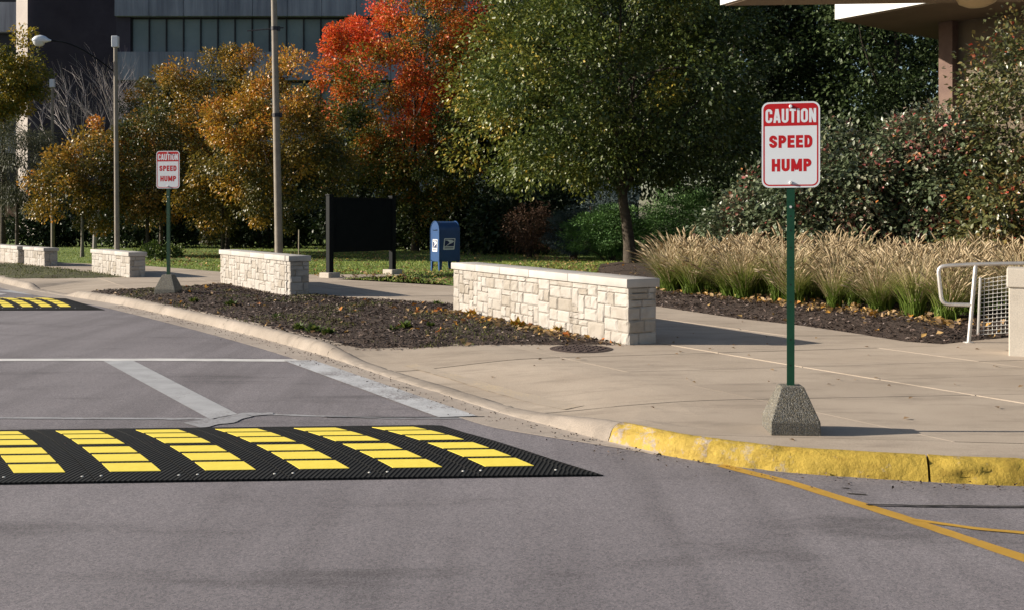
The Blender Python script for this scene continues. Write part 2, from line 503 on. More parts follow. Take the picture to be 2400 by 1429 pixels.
class MB:
    """collects simple solids into one mesh"""

    def __init__(self):
        self.V, self.F = [], []

    def add(self, V, F):
        n = len(self.V)
        self.V += [tuple(v) for v in V]
        self.F += [tuple(i + n for i in f) for f in F]
        return self

    def box(self, x0, x1, y0, y1, z0, z1):
        return self.add([(x, y, z) for z in (z0, z1) for y in (y0, y1) for x in (x0, x1)],
                        [(0, 2, 3, 1), (4, 5, 7, 6), (0, 1, 5, 4), (2, 6, 7, 3), (0, 4, 6, 2), (1, 3, 7, 5)])

    def bbox(self, x0, x1, y0, y1, z0, z1, b=0.01):
        """box with bevelled edges"""
        bm = bmesh.new()
        r = bmesh.ops.create_cube(bm, size=1)
        for v in bm.verts:
            v.co = Vector(((x0 + x1) / 2 + v.co.x * (x1 - x0), (y0 + y1) / 2 + v.co.y * (y1 - y0), (z0 + z1) / 2 + v.co.z * (z1 - z0)))
        bmesh.ops.bevel(bm, geom=list(bm.edges), offset=b, segments=2, profile=0.5, affect='EDGES')
        bm.verts.index_update()
        self.add([v.co[:] for v in bm.verts], [[v.index for v in f.verts] for f in bm.faces])
        bm.free()
        return self

    def prism(self, pts, z0, z1):
        n = len(pts)
        V = [(x, y, z0) for x, y in pts] + [(x, y, z1) for x, y in pts]
        F = [tuple(range(n))[::-1], tuple(range(n, 2 * n))] + [(i, (i + 1) % n, n + (i + 1) % n, n + i) for i in range(n)]
        return self.add(V, F)

    def tube(self, path, rad, sides=8, caps=True):
        P = [Vector(p) for p in path]
        if not isinstance(rad, (list, tuple)):
            rad = [rad] * len(P)
        V, F = [], []
        ref = None
        for i, p in enumerate(P):
            t = (P[min(i + 1, len(P) - 1)] - P[max(i - 1, 0)]).normalized()
            if ref is None:
                ref = Vector((0, 0, 1)) if abs(t.z) < 0.9 else Vector((1, 0, 0))
            a = t.cross(ref).normalized()
            b = t.cross(a).normalized()
            ref = -b if abs(t.dot(b)) < 0.9 else ref
            ref = (a.cross(t)).normalized()
            for k in range(sides):
                th = 2 * math.pi * k / sides
                V.append(p + (a * math.cos(th) + b * math.sin(th)) * rad[i])
        for i in range(len(P) - 1):
            for k in range(sides):
                k2 = (k + 1) % sides
                F.append((i * sides + k, i * sides + k2, (i + 1) * sides + k2, (i + 1) * sides + k))
        if caps:
            F.append(tuple(range(sides)))
            F.append(tuple(range((len(P) - 1) * sides, len(P) * sides))[::-1])
        return self.add(V, F)

    def lathe(self, prof, sides=16, c=(0, 0)):
        V, F = [], []
        for r, z in prof:
            for k in range(sides):
                th = 2 * math.pi * k / sides
                V.append((c[0] + r * math.cos(th), c[1] + r * math.sin(th), z))
        for i in range(len(prof) - 1):
            for k in range(sides):
                k2 = (k + 1) % sides
                F.append((i * sides + k, i * sides + k2, (i + 1) * sides + k2, (i + 1) * sides + k))
        F.append(tuple(range(sides))[::-1])
        F.append(tuple(range((len(prof) - 1) * sides, len(prof) * sides)))
        return self.add(V, F)

    def build(self, name, mat, parent=None, smooth=False, loc=None, rz=None):
        o = mk(name, self.V, self.F, mat, parent, smooth, loc, rz)
        if smooth:
            try:
                o.data.set_sharp_from_angle(angle=R(40))
            except Exception:
                pass
        return o


def inside(poly, x, y):
    r = False
    n = len(poly)
    j = n - 1
    for i in range(n):
        xi, yi = poly[i]
        xj, yj = poly[j]
        if (yi > y) != (yj > y) and x < (xj - xi) * (y - yi) / (yj - yi) + xi:
            r = not r
        j = i
    return r


def region(poly, step=None, extra=(), zf=None):
    """bmesh of a plan polygon cut by a grid and by extra lines (point, direction, half gap)"""
    bm = bmesh.new()
    vs_ = [bm.verts.new((x, y, 0)) for x, y in poly]
    bm.faces.new(vs_)
    bmesh.ops.triangulate(bm, faces=bm.faces[:])

    def cut(p, n):
        bmesh.ops.bisect_plane(bm, geom=bm.verts[:] + bm.edges[:] + bm.faces[:], dist=1e-5, plane_co=(p[0], p[1], 0), plane_no=(n[0], n[1], 0))
    for p, d, h in extra:
        l = math.hypot(*d)
        n = (-d[1] / l, d[0] / l)
        for s in (-1, 1):
            cut((p[0] + n[0] * h * s, p[1] + n[1] * h * s), n)
    if step:
        xs = [p[0] for p in poly]
        ys = [p[1] for p in poly]
        x = min(xs) + step
        while x < max(xs):
            cut((x, 0), (1, 0))
            x += step
        y = min(ys) + step
        while y < max(ys):
            cut((0, y), (0, 1))
            y += step
    if zf:
        for v in bm.verts:
            v.co.z = zf(v.co.x, v.co.y)
    bmesh.ops.recalc_face_normals(bm, faces=bm.faces[:])
    if bm.faces and sum(f.normal.z for f in bm.faces) < 0:
        bmesh.ops.reverse_faces(bm, faces=bm.faces[:])
    return bm


def bmobj(name, bm, mat, parent=None, smooth=False):
    me = bpy.data.meshes.new(name)
    bm.to_mesh(me)
    bm.free()
    me.materials.append(MATS[mat])
    if smooth:
        me.polygons.foreach_set('use_smooth', [True] * len(me.polygons))
    return link(bpy.data.objects.new(name, me), parent)


def sstep(a, b, x):
    t = min(1.0, max(0.0, (x - a) / (b - a)))
    return t * t * (3 - 2 * t)


def ns(x, y, z=0.0):
    return mnoise.noise(Vector((x, y, z)))


# ------------------------------------------------------------------ kerb line of the street
KB = [(-44, 66), (-30, 49), (-22, 38.2), (-16.4, 30.6), (-12.6, 25.4), (-10.5, 22.7), (-8.45, 20.4), (-7.1, 18.85), (-4.5, 15.35), (-2.50, 12.45), (-1.24, 10.32), (-0.70, 9.45),
      (-0.12, 8.48), (0.36, 7.80), (0.80, 7.22), (1.15, 6.86), (1.52, 6.60), (1.95, 6.42), (2.5, 6.27), (3.07, 6.16), (5.0, 5.98), (9.0, 5.8), (14, 5.7)]


def catmull(P, n=14):
    out = []
    for i in range(len(P) - 1):
        p0, p1, p2, p3 = P[max(i - 1, 0)], P[i], P[i + 1], P[min(i + 2, len(P) - 1)]
        for k in range(n):
            t = k / n
            out.append(tuple(0.5 * (2 * p1[j] + (p2[j] - p0[j]) * t + (2 * p0[j] - 5 * p1[j] + 4 * p2[j] - p3[j]) * t * t + (3 * p1[j] - p0[j] - 3 * p2[j] + p3[j]) * t ** 3) for j in (0, 1)))
    out.append(tuple(P[-1]))
    return out


_k = np.array(catmull(KB))
_d = np.r_[0, np.cumsum(np.hypot(*np.diff(_k, axis=0).T))]
KS = np.arange(0, _d[-1], 0.06)
KX = np.interp(KS, _d, _k[:, 0])
KY = np.interp(KS, _d, _k[:, 1])
TX, TY = np.gradient(KX, KS), np.gradient(KY, KS)
_l = np.hypot(TX, TY)
TX, TY = TX / _l, TY / _l
NX, NY = -TY, TX                                 # towards the pavement


def kfac(x, y):
    """1 where the kerb stands full height, towards 0 at the dropped crossings"""
    if y > 20:
        return 1 - 0.92 * (sstep(20.9, 21.5, y) - sstep(23.0, 23.7, y))
    return 1 - 0.86 * (sstep(7.2, 8.5, y) - sstep(11.1, 12.4, y))


KF = np.array([kfac(x, y) for x, y in zip(KX, KY)])
KH = 0.135


def koff(i, o):
    return (KX[i] + NX[i] * o, KY[i] + NY[i] * o)


def paveZ(x, y):
    d2 = (KX - x) ** 2 + (KY - y) ** 2
    i = int(d2.argmin())
    d = math.sqrt(d2[i]) - 0.17
    k = KF[i]
    return 0.008 + (KH - 0.02) * (k + (1 - k) * sstep(-0.1, 1.5, d))


# ground, road
mk('ground', [(-2500, -2500, -0.06), (2500, -2500, -0.06), (2500, 2500, -0.06), (-2500, 2500, -0.06)], [(0, 1, 2, 3)], 'earth')['kind'] = 'structure'
road = mk('road', [(-70, -25, 0), (40, -25, 0), (40, 30, 0), (-30, 75, 0), (-70, 75, 0)], [(0, 1, 2, 3, 4)], 'asphalt')
road['kind'] = 'structure'


def strip_sweep(name, s0, s1, prof, mat, parent=None, smooth=True, jit=0.0, seed=0, chip=0.0, wide=None, ds=0.05):
    """sweep (offset, z(k)) along the kerb line between two arc lengths"""
    n = max(2, int((s1 - s0) / ds))
    V, F = [], []
    m = len(prof)
    for a in range(n + 1):
        s_ = s0 + (s1 - s0) * a / n
        x0, y0 = np.interp(s_, KS, KX), np.interp(s_, KS, KY)
        nx, ny, kf = np.interp(s_, KS, NX), np.interp(s_, KS, NY), np.interp(s_, KS, KF)
        for j, (o, zf) in enumerate(prof):
            z = zf(kf)
            oo = o * (wide(s_) if wide else 1)
            if jit and 0 < j < m - 1:
                q = ns(s_ * 2.3, j * 0.5 + seed, 0) * jit + ns(s_ * 9.0, j * 1.3 + seed, 5) * jit * 0.7
                if chip:
                    c_ = ns(s_ * 5.5, j * 0.9 + seed, 9)
                    q += chip * max(0.0, c_ - 0.22) * 2.0
                oo += q
                z -= abs(q) * 0.5
            V.append((x0 + nx * oo, y0 + ny * oo, z))
    for a in range(n):
        for j in range(m - 1):
            F.append((a * m + j, (a + 1) * m + j, (a + 1) * m + j + 1, a * m + j + 1))
    for a in (0, n):
        e = len(V)
        V += [V[a * m + j] for j in range(m)]
        F.append(tuple(range(e, e + m)))
    return mk(name, V, F, mat, parent, smooth)


iA = int(np.abs(KY - 45).argmin())
iEnd = len(KS) - 2
sAt = lambda x, y: float(KS[int(((KX - x) ** 2 + (KY - y) ** 2).argmin())])
sG1 = sAt(1.02, 6.98)
gut = strip_sweep('gutter', KS[iA], sG1, [(-0.36, lambda k: 0.0035), (-0.355, lambda k: 0.006), (-0.2, lambda k: 0.006), (-0.05, lambda k: 0.008), (0.03, lambda k: 0.012)], 'gutter', None, False, 0.006, 0, 0,
                  lambda q: 1.0 - 0.9 * sstep(sG1 - 1.6, sG1, q))
gut['kind'] = 'structure'
kerb = empty('kerb', (0, 0, 0))
kerb['kind'] = 'structure'
KP = [(0.0, lambda k: -0.02), (0.008, lambda k: 0.012 + 0.006 * k), (0.020, lambda k: 0.015 + 0.032 * k), (0.036, lambda k: 0.017 + 0.064 * k), (0.056, lambda k: 0.018 + 0.090 * k), (0.084, lambda k: 0.02 + 0.107 * k),
      (0.118, lambda k: 0.021 + 0.115 * k), (0.15, lambda k: 0.021 + 0.117 * k), (0.172, lambda k: 0.018 + 0.112 * k), (0.178, lambda k: -0.02)]
sY = sAt(0.70, 7.36)
stops = [KS[iA]]
for q in sorted([sY, sAt(1.28, 6.76), sAt(2.55, 6.26), sAt(-0.1, 8.46), sAt(-2.2, 11.95), sAt(-2.75, 12.85), sAt(-7.9, 19.8), float(KS[iEnd])]):
    while q - stops[-1] > 4.5:
        stops.append(stops[-1] + 3.0)
    if q - stops[-1] > 0.3:
        stops.append(q)
for q in range(len(stops) - 1):
    a, b_ = stops[q], stops[q + 1]
    yl = a >= sY - 0.01
    g0 = 0.012 if abs(a - sAt(2.55, 6.26)) < 0.02 else 0.003
    first = abs(a - sY) < 0.02
    if a == sAt(1.28, 6.76):
        g0 = 0.0
    strip_sweep('kerb_stone', a + g0, b_ - (0.0 if first else 0.003), KP, 'kerb_yellow_worn' if first else ('kerb_yellow' if yl else 'kerbstone'), kerb, True, 0.008, 0.0 if (first or abs(a - sAt(1.28, 6.76)) < 0.02) else q * 2.3, 0.035 if yl else 0.012, None, 0.025 if b_ > sAt(-3, 13) else 0.06)

# ------------------------------------------------------------------ pavement of cast slabs
iL = int(np.abs(KY - 36.5).argmin())
kedge = [koff(i, 0.182) for i in range(iL, iEnd, 6)]
grass_line = [(-8.2, 28.9), (-5.4, 27.5), (-2.95, 27.45), (-2.85, 27.05), (-4.35, 25.35), G(1065, 671), (1.57, 18.8)]
bed2_front = [G(1545, 719), G(1727, 746), G(1878, 763), G(2029, 785), G(2123, 800), G(2210, 806)]
pave_poly = kedge + [(14, 13.4), G(2420, 786), G(2290, 797)] + bed2_front[::-1] + grass_line[::-1] + [(-11.9, 32.9), (-15.7, 35.2), (-18.2, 37.6)]
SD = (0.5, -0.866)
joints_u = [((-0.015, 11.96), SD, 0.0055), ((1.9, 12.05), (2.23, -3.79), 0.016), ((3.9, 12.4), SD, 0.0055), ((-2.1, 11.4), SD, 0.003)]
joints_v = [((-0.8, 9.6), (2.05, 0.40), 0.0055), ((-0.12, 8.88), (1.13, 0.20), 0.0055), ((0.69, 8.3), (1.28, 0.14), 0.0055), ((1.38, 7.03), (2.01, -0.25), 0.0065), ((2.9, 13.05), (1, 0.03), 0.0055), ((0, 10.9), (1, 0.22), 0.0055)]
tt = 16.2
while tt < 44:
    joints_v.append(((-0.5 * tt, 0.866 * tt), (0.866, 0.5), 0.006))
    tt += 1.75
J = joints_u + joints_v
bm = region(pave_poly, None, J)
for c in range(9):                                # finer cells where the pavement dips to the road
    bmesh.ops.bisect_plane(bm, geom=bm.verts[:] + bm.edges[:] + bm.faces[:], dist=1e-5, plane_co=(0, 7.0 + c * 0.7, 0), plane_no=(0, 1, 0))
for c in range(8):
    bmesh.ops.bisect_plane(bm, geom=bm.verts[:] + bm.edges[:] + bm.faces[:], dist=1e-5, plane_co=(koff(int(((KY - 9.5) ** 2).argmin()), 0.3 + c * 0.22)[0], koff(int(((KY - 9.5) ** 2).argmin()), 0.3 + c * 0.22)[1], 0), plane_no=(0.866, 0.5, 0))
pav = empty('pavement', (0, 0, 0))
pav['kind'] = 'structure'
cells = {}
for f in bm.faces:
    c = f.calc_center_median()
    key = []
    gap = False
    for p, d, h in J:
        l = math.hypot(*d)
        s = ((c.x - p[0]) * -d[1] + (c.y - p[1]) * d[0]) / l
        if abs(s) < h:
            gap = True
        key.append(s > 0)
    if not gap:
        cells.setdefault(tuple(key), []).append([v.co[:] for v in f.verts])
for v in bm.verts:
    v.co.z = paveZ(v.co.x, v.co.y) - 0.012
base = bmobj('joint_filler', bm, 'joint', pav)
rs = random.Random(4)
for key, faces in cells.items():
    b2 = bmesh.new()
    for f in faces:
        b2.faces.new([b2.verts.new(p) for p in f])
    bmesh.ops.remove_doubles(b2, verts=b2.verts[:], dist=1e-4)
    dz = rs.uniform(-0.0025, 0.0025)
    for v in b2.verts:
        v.co.z = paveZ(v.co.x, v.co.y) + dz
    ed = [e for e in b2.edges if e.is_boundary]
    r = bmesh.ops.extrude_edge_only(b2, edges=ed)
    for g in r['geom']:
        if isinstance(g, bmesh.types.BMVert):
            g.co.z -= 0.05
    bmesh.ops.recalc_face_normals(b2, faces=b2.faces[:])
    if max(b2.faces, key=lambda f: abs(f.normal.z) * f.calc_area()).normal.z < 0:
        bmesh.ops.reverse_faces(b2, faces=b2.faces[:])
    bmobj('slab', b2, 'sidewalk', pav)


def ribbon(name, pts, w, z, mat, parent, sub=8, w1=None, lift=None, jag=0.0):
    """flat painted strip along pts"""
    P = []
    for a, b in zip(pts[:-1], pts[1:]):
        for k in range(sub):
            t = k / sub
            P.append((a[0] + (b[0] - a[0]) * t, a[1] + (b[1] - a[1]) * t))
    P.append(pts[-1])
    V, F = [], []
    n = len(P)
    for i, p in enumerate(P):
        a, b = P[max(i - 1, 0)], P[min(i + 1, n - 1)]
        tx, ty = b[0] - a[0], b[1] - a[1]
        l = math.hypot(tx, ty)
        nx, ny = -ty / l, tx / l
        ww = (w + ((w1 if w1 is not None else w) - w) * i / (n - 1)) / 2
        for s in (-1, 1):
            h = ww * (1 + jag * ns(p[0] * 9, p[1] * 9, s * 3))
            x, y = p[0] + nx * h * s, p[1] + ny * h * s
            V.append((x, y, (lift(x, y) if lift else 0) + z))
    for i in range(n - 1):
        F.append((2 * i, 2 * i + 2, 2 * i + 3, 2 * i + 1))
    o = mk(name, V, F, mat, parent)
    return o


Z0 = lambda px, py: G(px, py, 0.0)


def onward(a, b, d):
    l = math.hypot(b[0] - a[0], b[1] - a[1])
    return (b[0] + (b[0] - a[0]) / l * d, b[1] + (b[1] - a[1]) / l * d)


# crossing lines, kerb-side lines, tar seam: paint laid on the road
def quadmark(name, c, z, mat, n=10):
    V, F = [], []
    for k in range(n + 1):
        t = k / n
        for a, b in ((c[0], c[3]), (c[1], c[2])):
            V.append((a[0] + (b[0] - a[0]) * t, a[1] + (b[1] - a[1]) * t, z))
    for k in range(n):
        F.append((2 * k, 2 * k + 1, 2 * k + 3, 2 * k + 2))
    return mk(name, V, F, mat, road)


ribbon('crossing_line', [Z0(-700, 843), Z0(0, 843), Z0(400, 842.5), Z0(716, 844.5)], 0.19, 0.004, 'line_white_bright', road, 10, jag=0.25)
quadmark('crossing_bar', [Z0(243, 846), Z0(313, 845), Z0(556, 970), Z0(492, 982)], 0.005, 'line_white')
quadmark('crossing_bar', [Z0(-420, 846), Z0(-350, 845), Z0(-60, 975), Z0(-140, 982)], 0.005, 'line_white')
quadmark('crossing_bar', [Z0(665, 846), Z0(735, 845), Z0(1118, 976), Z0(1028, 979)], 0.0105, 'line_white_rough')
ribbon('crossing_line', [Z0(-300, 978), Z0(0, 979), Z0(250, 980.5), Z0(500, 981)], 0.07, 0.004, 'line_white_faint', road, 8, jag=0.6)
ribbon('crossing_line', [Z0(450, 997), Z0(520, 986), Z0(580, 972), Z0(640, 969)], 0.30, 0.0065, 'line_white_faint', road, 8, 0.08, jag=0.5)
ribbon('crossing_line', [Z0(615, 970), Z0(760, 975), Z0(900, 979), Z0(1128, 980)], 0.06, 0.004, 'line_white_faint', road, 8, 0.05, jag=0.5)
ribbon('tar_seam', [Z0(760, 977.5), Z0(930, 978.5), Z0(1040, 978), Z0(1135, 977)], 0.012, 0.0085, 'tar', road, 10, 0.022, jag=0.9)
ribbon('crossing_bar', [Z0(15, 681), Z0(92, 690)], 0.42, 0.004, 'line_white', road, 4)
ribbon('crossing_line', [Z0(-60, 690), Z0(10, 690)], 0.25, 0.004, 'line_white_bright', road, 4)
ribbon('bay_line', [Z0(1688, 1090), Z0(1860, 1133), Z0(2100, 1208), Z0(2420, 1315), onward(Z0(2100, 1208), Z0(2420, 1315), 3.5)], 0.085, 0.004, 'line_yellow', road, 10, 0.10, jag=0.2)
ribbon('bay_line', [Z0(2135, 1217), Z0(2280, 1238), Z0(2450, 1254), onward(Z0(2280, 1238), Z0(2450, 1254), 4.0)], 0.04, 0.005, 'line_yellow', road, 8, 0.05, jag=0.3)
ribbon('tar_seam', [Z0(2030, 1184), Z0(2200, 1187), Z0(2440, 1189), onward(Z0(2200, 1187), Z0(2440, 1189), 4.0)], 0.024, 0.0085, 'tar', road, 10, 0.03, jag=0.7)
ribbon('tar_seam', [Z0(1972, 1143), Z0(1990, 1144)], 0.015, 0.004, 'tar', road, 3, jag=0.7)
ribbon('tar_seam', [Z0(1985, 1156), Z0(2030, 1159)], 0.015, 0.004, 'tar', road, 3, jag=0.7)
ribbon('faded_paint', [G(962, 853, 0.05), G(1060, 880, 0.05), G(1190, 915, 0.06), G(1345, 949, 0.08)], 0.13, 0.006, 'old_paint', pav, 10, 0.2, paveZ, 0.3)

# lawn and planting beds
lawn_poly = [(-60, 70), (-24, 41.8), (-18.2, 37.5), (-15.7, 35.1), (-11.9, 32.8), (-8.2, 28.8), (-5.4, 27.4), (-2.95, 27.38), (-2.9, 27.1), (-4.5, 25.3), G(1065, 673), (1.5, 18.7),
             (2.7, 30.9), (3.1, 34.4), (5, 34.8), (8.2, 30.5), (14, 26.5), (90, 20), (90, 130), (-120, 130), (-120, 70)]


def lawnZ(x, y):
    return 0.108 + 0.02 * ns(x * 0.5, y * 0.5)


lawn = bmobj('lawn', region(lawn_poly, 6.0, (), lambda x, y: 0.108), 'lawn')
lawn['kind'] = 'structure'

W3a, W3b, W3h = (1.374, 12.12), (-0.96, 16.80), 0.775        # the walls: near corner, far corner, height above the pavement
W2a, W2b, W2h = (-4.27, 19.70), (-6.83, 24.00), 0.775
W1a, W1b, W1h = (-9.75, 26.1), (-11.9, 29.0), 0.64
W0a, W0b, W0h = (-14.75, 32.3), (-16.15, 33.9), 0.58
WXa, WXb, WXh = (-16.5, 34.2), (-19.5, 37.8), 0.58

ka = [i for i in range(len(KS)) if 12.0 < KY[i] < 20.75]
bed1_poly = [koff(i, 0.175) for i in ka[::6]] + [G(845, 812.5), G(1000, 811.5), G(1200, 810), (1.42, 12.06), (1.45, 12.3), W3a, W3b, (-0.8, 16.9), G(1065, 713), G(850, 701), G(735, 690), W2a, W2b, (-6.7, 23.7), G(428, 674), G(364, 679), G(224, 681.5)]
bed2_poly = bed2_front + [(6.2, 12.95), (14.5, 13.6), (14.5, 27), (8.2, 30.6), (5, 35), (3, 34.6), (2.6, 31), (1.5, 18.9)]
bed0_poly = [G(291, 651), G(196, 653), G(28, 655), (-13.6, 26.9), (-16.9, 31.4), (-18.4, 33.6), (-16.5, 34.3), (-16.1, 33.9), (-14.7, 32.2), (-14.2, 31.6), (-11.9, 29.1), (-9.7, 26.15)]


def edge_d(poly, x, y):
    d = 1e9
    n = len(poly)
    for i in range(n):
        x0, y0 = poly[i]
        x1, y1 = poly[(i + 1) % n]
        dx, dy = x1 - x0, y1 - y0
        t = max(0, min(1, ((x - x0) * dx + (y - y0) * dy) / (dx * dx + dy * dy + 1e-9)))
        d = min(d, math.hypot(x - x0 - t * dx, y - y0 - t * dy))
    return d


def bedZ(poly, mound):
    def f(x, y):
        e = edge_d(poly, x, y)
        return (paveZ(x, y) - 0.012 if mound == 0.055 else 0.106) + mound * sstep(0.0, 0.9, e) + (0.02 * ns(x * 2.2, y * 2.2) + 0.016 * ns(x * 7, y * 7, 3)) * sstep(0, 0.3, e) + 0.014 * sstep(0, 0.12, e)
    return f


Z1, Z2, Z3 = bedZ(bed1_poly, 0.055), bedZ(bed2_poly, 0.10), bedZ(bed0_poly, 0.06)
for nm, po, st, zf, mt in (('mulch_bed', bed1_poly, 0.16, Z1, 'mulch'), ('mulch_bed', bed2_poly, 0.35, Z2, 'mulch'), ('verge', bed0_poly, 0.4, Z3, 'soil_grass')):
    o = bmobj(nm, region(po, st, (), zf), mt, None, True)
    o['kind'] = 'structure'


# ------------------------------------------------------------------ scattered ground cover
def leaf_arrays(rng, P, axis, nrm, L, Wd, fold=0.18):
    """one two-triangle folded leaf at each point"""
    n = len(P)
    axis = axis / (np.linalg.norm(axis, axis=1, keepdims=True) + 1e-9)
    side = np.cross(nrm, axis)
    side /= (np.linalg.norm(side, axis=1, keepdims=True) + 1e-9)
    up = np.cross(axis, side)
    L = np.asarray(L).reshape(-1, 1)
    Wd = np.asarray(Wd).reshape(-1, 1)
    mid = P + axis * L * 0.45
    V = np.empty((n, 4, 3), np.float32)
    V[:, 0] = P
    V[:, 1] = mid - side * Wd * 0.5 + up * Wd * fold
    V[:, 2] = P + axis * L
    V[:, 3] = mid + side * Wd * 0.5 + up * Wd * fold
    b = (np.arange(n) * 4)[:, None]
    F = np.concatenate([b + np.array([[0, 1, 2]]), b + np.array([[0, 2, 3]])], axis=1).reshape(-1, 3)
    return V.reshape(-1, 3), F


def scatter(rng, poly, n, dens=None):
    po = np.array(poly)
    out = []
    lo, hi = po.min(0), po.max(0)
    while len(out) < n:
        x, y = rng.uniform(lo, hi)
        if inside(poly, x, y) and (dens is None or rng.random() < dens(x, y)):
            out.append((x, y))
    return np.array(out)


def litter(name, rng, pts, zf, L, Wd, mat, label, cat, rlo=0.0, rhi=1.0, tilt=0.5, fold=0.25):
    n = len(pts)
    P = np.c_[pts, [zf(x, y) for x, y in pts]]
    P[:, 2] += rng.uniform(0.002, 0.012, n)
    a = rng.uniform(0, 2 * np.pi, n)
    ax = np.c_[np.cos(a), np.sin(a), rng.uniform(-0.1, tilt, n)]
    nr = np.c_[rng.normal(0, tilt, (n, 2)), np.ones(n)]
    V, F = leaf_arrays(rng, P, ax, nr, rng.uniform(0.6, 1.2, n) * L, rng.uniform(0.6, 1.2, n) * Wd, fold)
    o = mk(name, V, F, mat, None, rnd=np.repeat(rng.uniform(rlo, rhi, n), 2))
    return tag(o, label, cat, kind='stuff')


rng = np.random.default_rng(11)
frame_ok = lambda x, y: abs(x) < 0.53 * y
litter('mulch_chips', rng, scatter(rng, bed1_poly, 15000), lambda x, y: 0.17 + 0.02 * ns(x * 2.2, y * 2.2) if False else Z1(x, y), 0.06, 0.02, 'chip', 'dark shredded bark chips covering the bed by the kerb', 'mulch', tilt=0.6)
d2 = lambda x, y: 1.0 if (y < 19 and frame_ok(x, y)) else 0.03
litter('mulch_chips', rng, scatter(rng, bed2_poly, 9000, d2), Z2, 0.075, 0.024, 'chip', 'bark chips in front of the tan ornamental grasses', 'mulch', tilt=0.6)


def near_line(a, b, w):
    def f(x, y):
        dx, dy = b[0] - a[0], b[1] - a[1]
        t = max(0, min(1, ((x - a[0]) * dx + (y - a[1]) * dy) / (dx * dx + dy * dy)))
        return math.exp(-((math.hypot(x - a[0] - t * dx, y - a[1] - t * dy)) / w) ** 2)
    return f


nl = near_line((1.0, 12.6), (-0.9, 16.0), 0.55)
litter('fallen_leaves', rng, scatter(rng, bed1_poly, 330, lambda x, y: 0.05 + nl(x, y)), Z1, 0.10, 0.07, 'fallen_leaf', 'scattered tan and orange leaves on the mulch by the long wall', 'leaves', 0.1, 1.0, 0.7)
nl2 = near_line(G(1560, 688), G(2250, 775), 0.45)
litter('fallen_leaves', rng, scatter(rng, bed2_poly, 1100, lambda x, y: 0.02 + nl2(x, y)), Z2, 0.10, 0.075, 'fallen_leaf', 'dry tan leaves drifted along the foot of the ornamental grasses', 'leaves', 0.15, 0.9, 0.8)
lv = [(-14, 36), (-8.3, 29.2), (-4, 25.8), (-1.2, 23.2), (1.5, 19.2), (2.6, 30.8), (3, 36), (0, 46), (-18, 50)]
litter('fallen_leaves', rng, scatter(rng, lv, 2600, lambda x, y: 1.0 if (y < 30 or x > 0.5) else 0.35), lambda x, y: 0.115, 0.12, 0.09, 'fallen_leaf', 'pale fallen leaves sprinkled over the lawn', 'leaves', 0.1, 0.8, 0.5)


def turf(rng, poly, n, zf, h, label, name='grass_blades', dens=None, mat='turf'):
    pts = scatter(rng, poly, n, dens)
    P = np.c_[pts, [zf(x, y) for x, y in pts]]
    a = rng.uniform(0, 2 * np.pi, n)
    ax = np.c_[np.cos(a) * 0.5, np.sin(a) * 0.5, np.ones(n)]
    nr = np.c_[np.sin(a + 1), np.cos(a + 1), np.zeros(n)]
    V, F = leaf_arrays(rng, P, ax, nr, rng.uniform(0.5, 1.3, n) * h, rng.uniform(0.6, 1.2, n) * h * 0.35, 0.1)
    return tag(mk(name, V, F, mat, None, rnd=np.repeat(rng.uniform(0, 1, n), 2)), label, 'grass', kind='stuff')


lv2 = [(-26, 60), (-18.2, 37.7), (-11.9, 33), (-8.2, 28.9), (-5.4, 27.5), (-2.9, 27.5), (-2.8, 27.1), (-4.3, 25.4), (-1.2, 22.95), (1.45, 18.9), (2.6, 31), (3, 34.6), (8, 32), (16, 60)]
turf(rng, lv2, 42000, lambda x, y: 0.105, 0.07, 'short green lawn grass behind the walls', dens=lambda x, y: 1.0 if y < 36 else 0.3)
turf(rng, bed0_poly, 1500, Z3, 0.06, 'patchy grass on the verge before the far walls', mat='moss')
gp = lambda x, y: 1.0 if ns(x * 0.9, y * 0.9, 7) > 0.12 else 0.04
turf(rng, bed1_poly, 3600, Z1, 0.042, 'sparse green moss and grass growing through the mulch', 'moss_patches', dens=gp, mat='moss')


litter('fallen_leaves', rng, scatter(rng, [koff(i, 0.3) for i in range(int(np.abs(KY - 11.5).argmin()), iEnd - 60, 20)] + [(6, 12), G(2029, 789), G(1727, 750), G(1480, 812), G(900, 816)], 60), paveZ, 0.05, 0.035, 'fallen_leaf', 'a few small dry leaves lying on the pavement', 'leaves', 0.0, 0.5, 0.3)
gpts = []
for q in range(900):
    i_ = int(rng.integers(int(np.abs(KY - 19).argmin()), iEnd - 40))
    gpts.append(koff(i_, -abs(rng.normal(0, 0.16)) - 0.005))
litter('road_grit', rng, np.array(gpts), lambda x, y: 0.004, 0.022, 0.014, 'chip', 'loose grit and crumbs along the foot of the kerb', 'grit', 0.0, 0.9, 0.8, 0.4)


def weed(px, py, r, n, yellow, label, group=None):
    x, y = G(px, py, 0.15)
    z = Z1(x, y)
    a = rng.uniform(0, 2 * np.pi, n)
    el = rng.uniform(0.15, 1.2, n)
    P = np.c_[rng.normal(0, r * 0.22, n), rng.normal(0, r * 0.22, n), np.full(n, -0.005)]
    ax = np.c_[np.cos(a) * np.cos(el), np.sin(a) * np.cos(el), np.sin(el)]
    nr = np.c_[-np.cos(a) * np.sin(el), -np.sin(a) * np.sin(el), np.cos(el)]
    V, F = leaf_arrays(rng, P, ax, nr, rng.uniform(0.5, 1.0, n) * r, rng.uniform(0.3, 0.5, n) * r, 0.2)
    o = mk('weed', V, F, 'weed_leaf_yellow' if yellow else 'weed_leaf', None, loc=(x, y, z), rnd=np.repeat(rng.uniform(0, 1, n), 2))
    tag(o, label, 'weed', group)


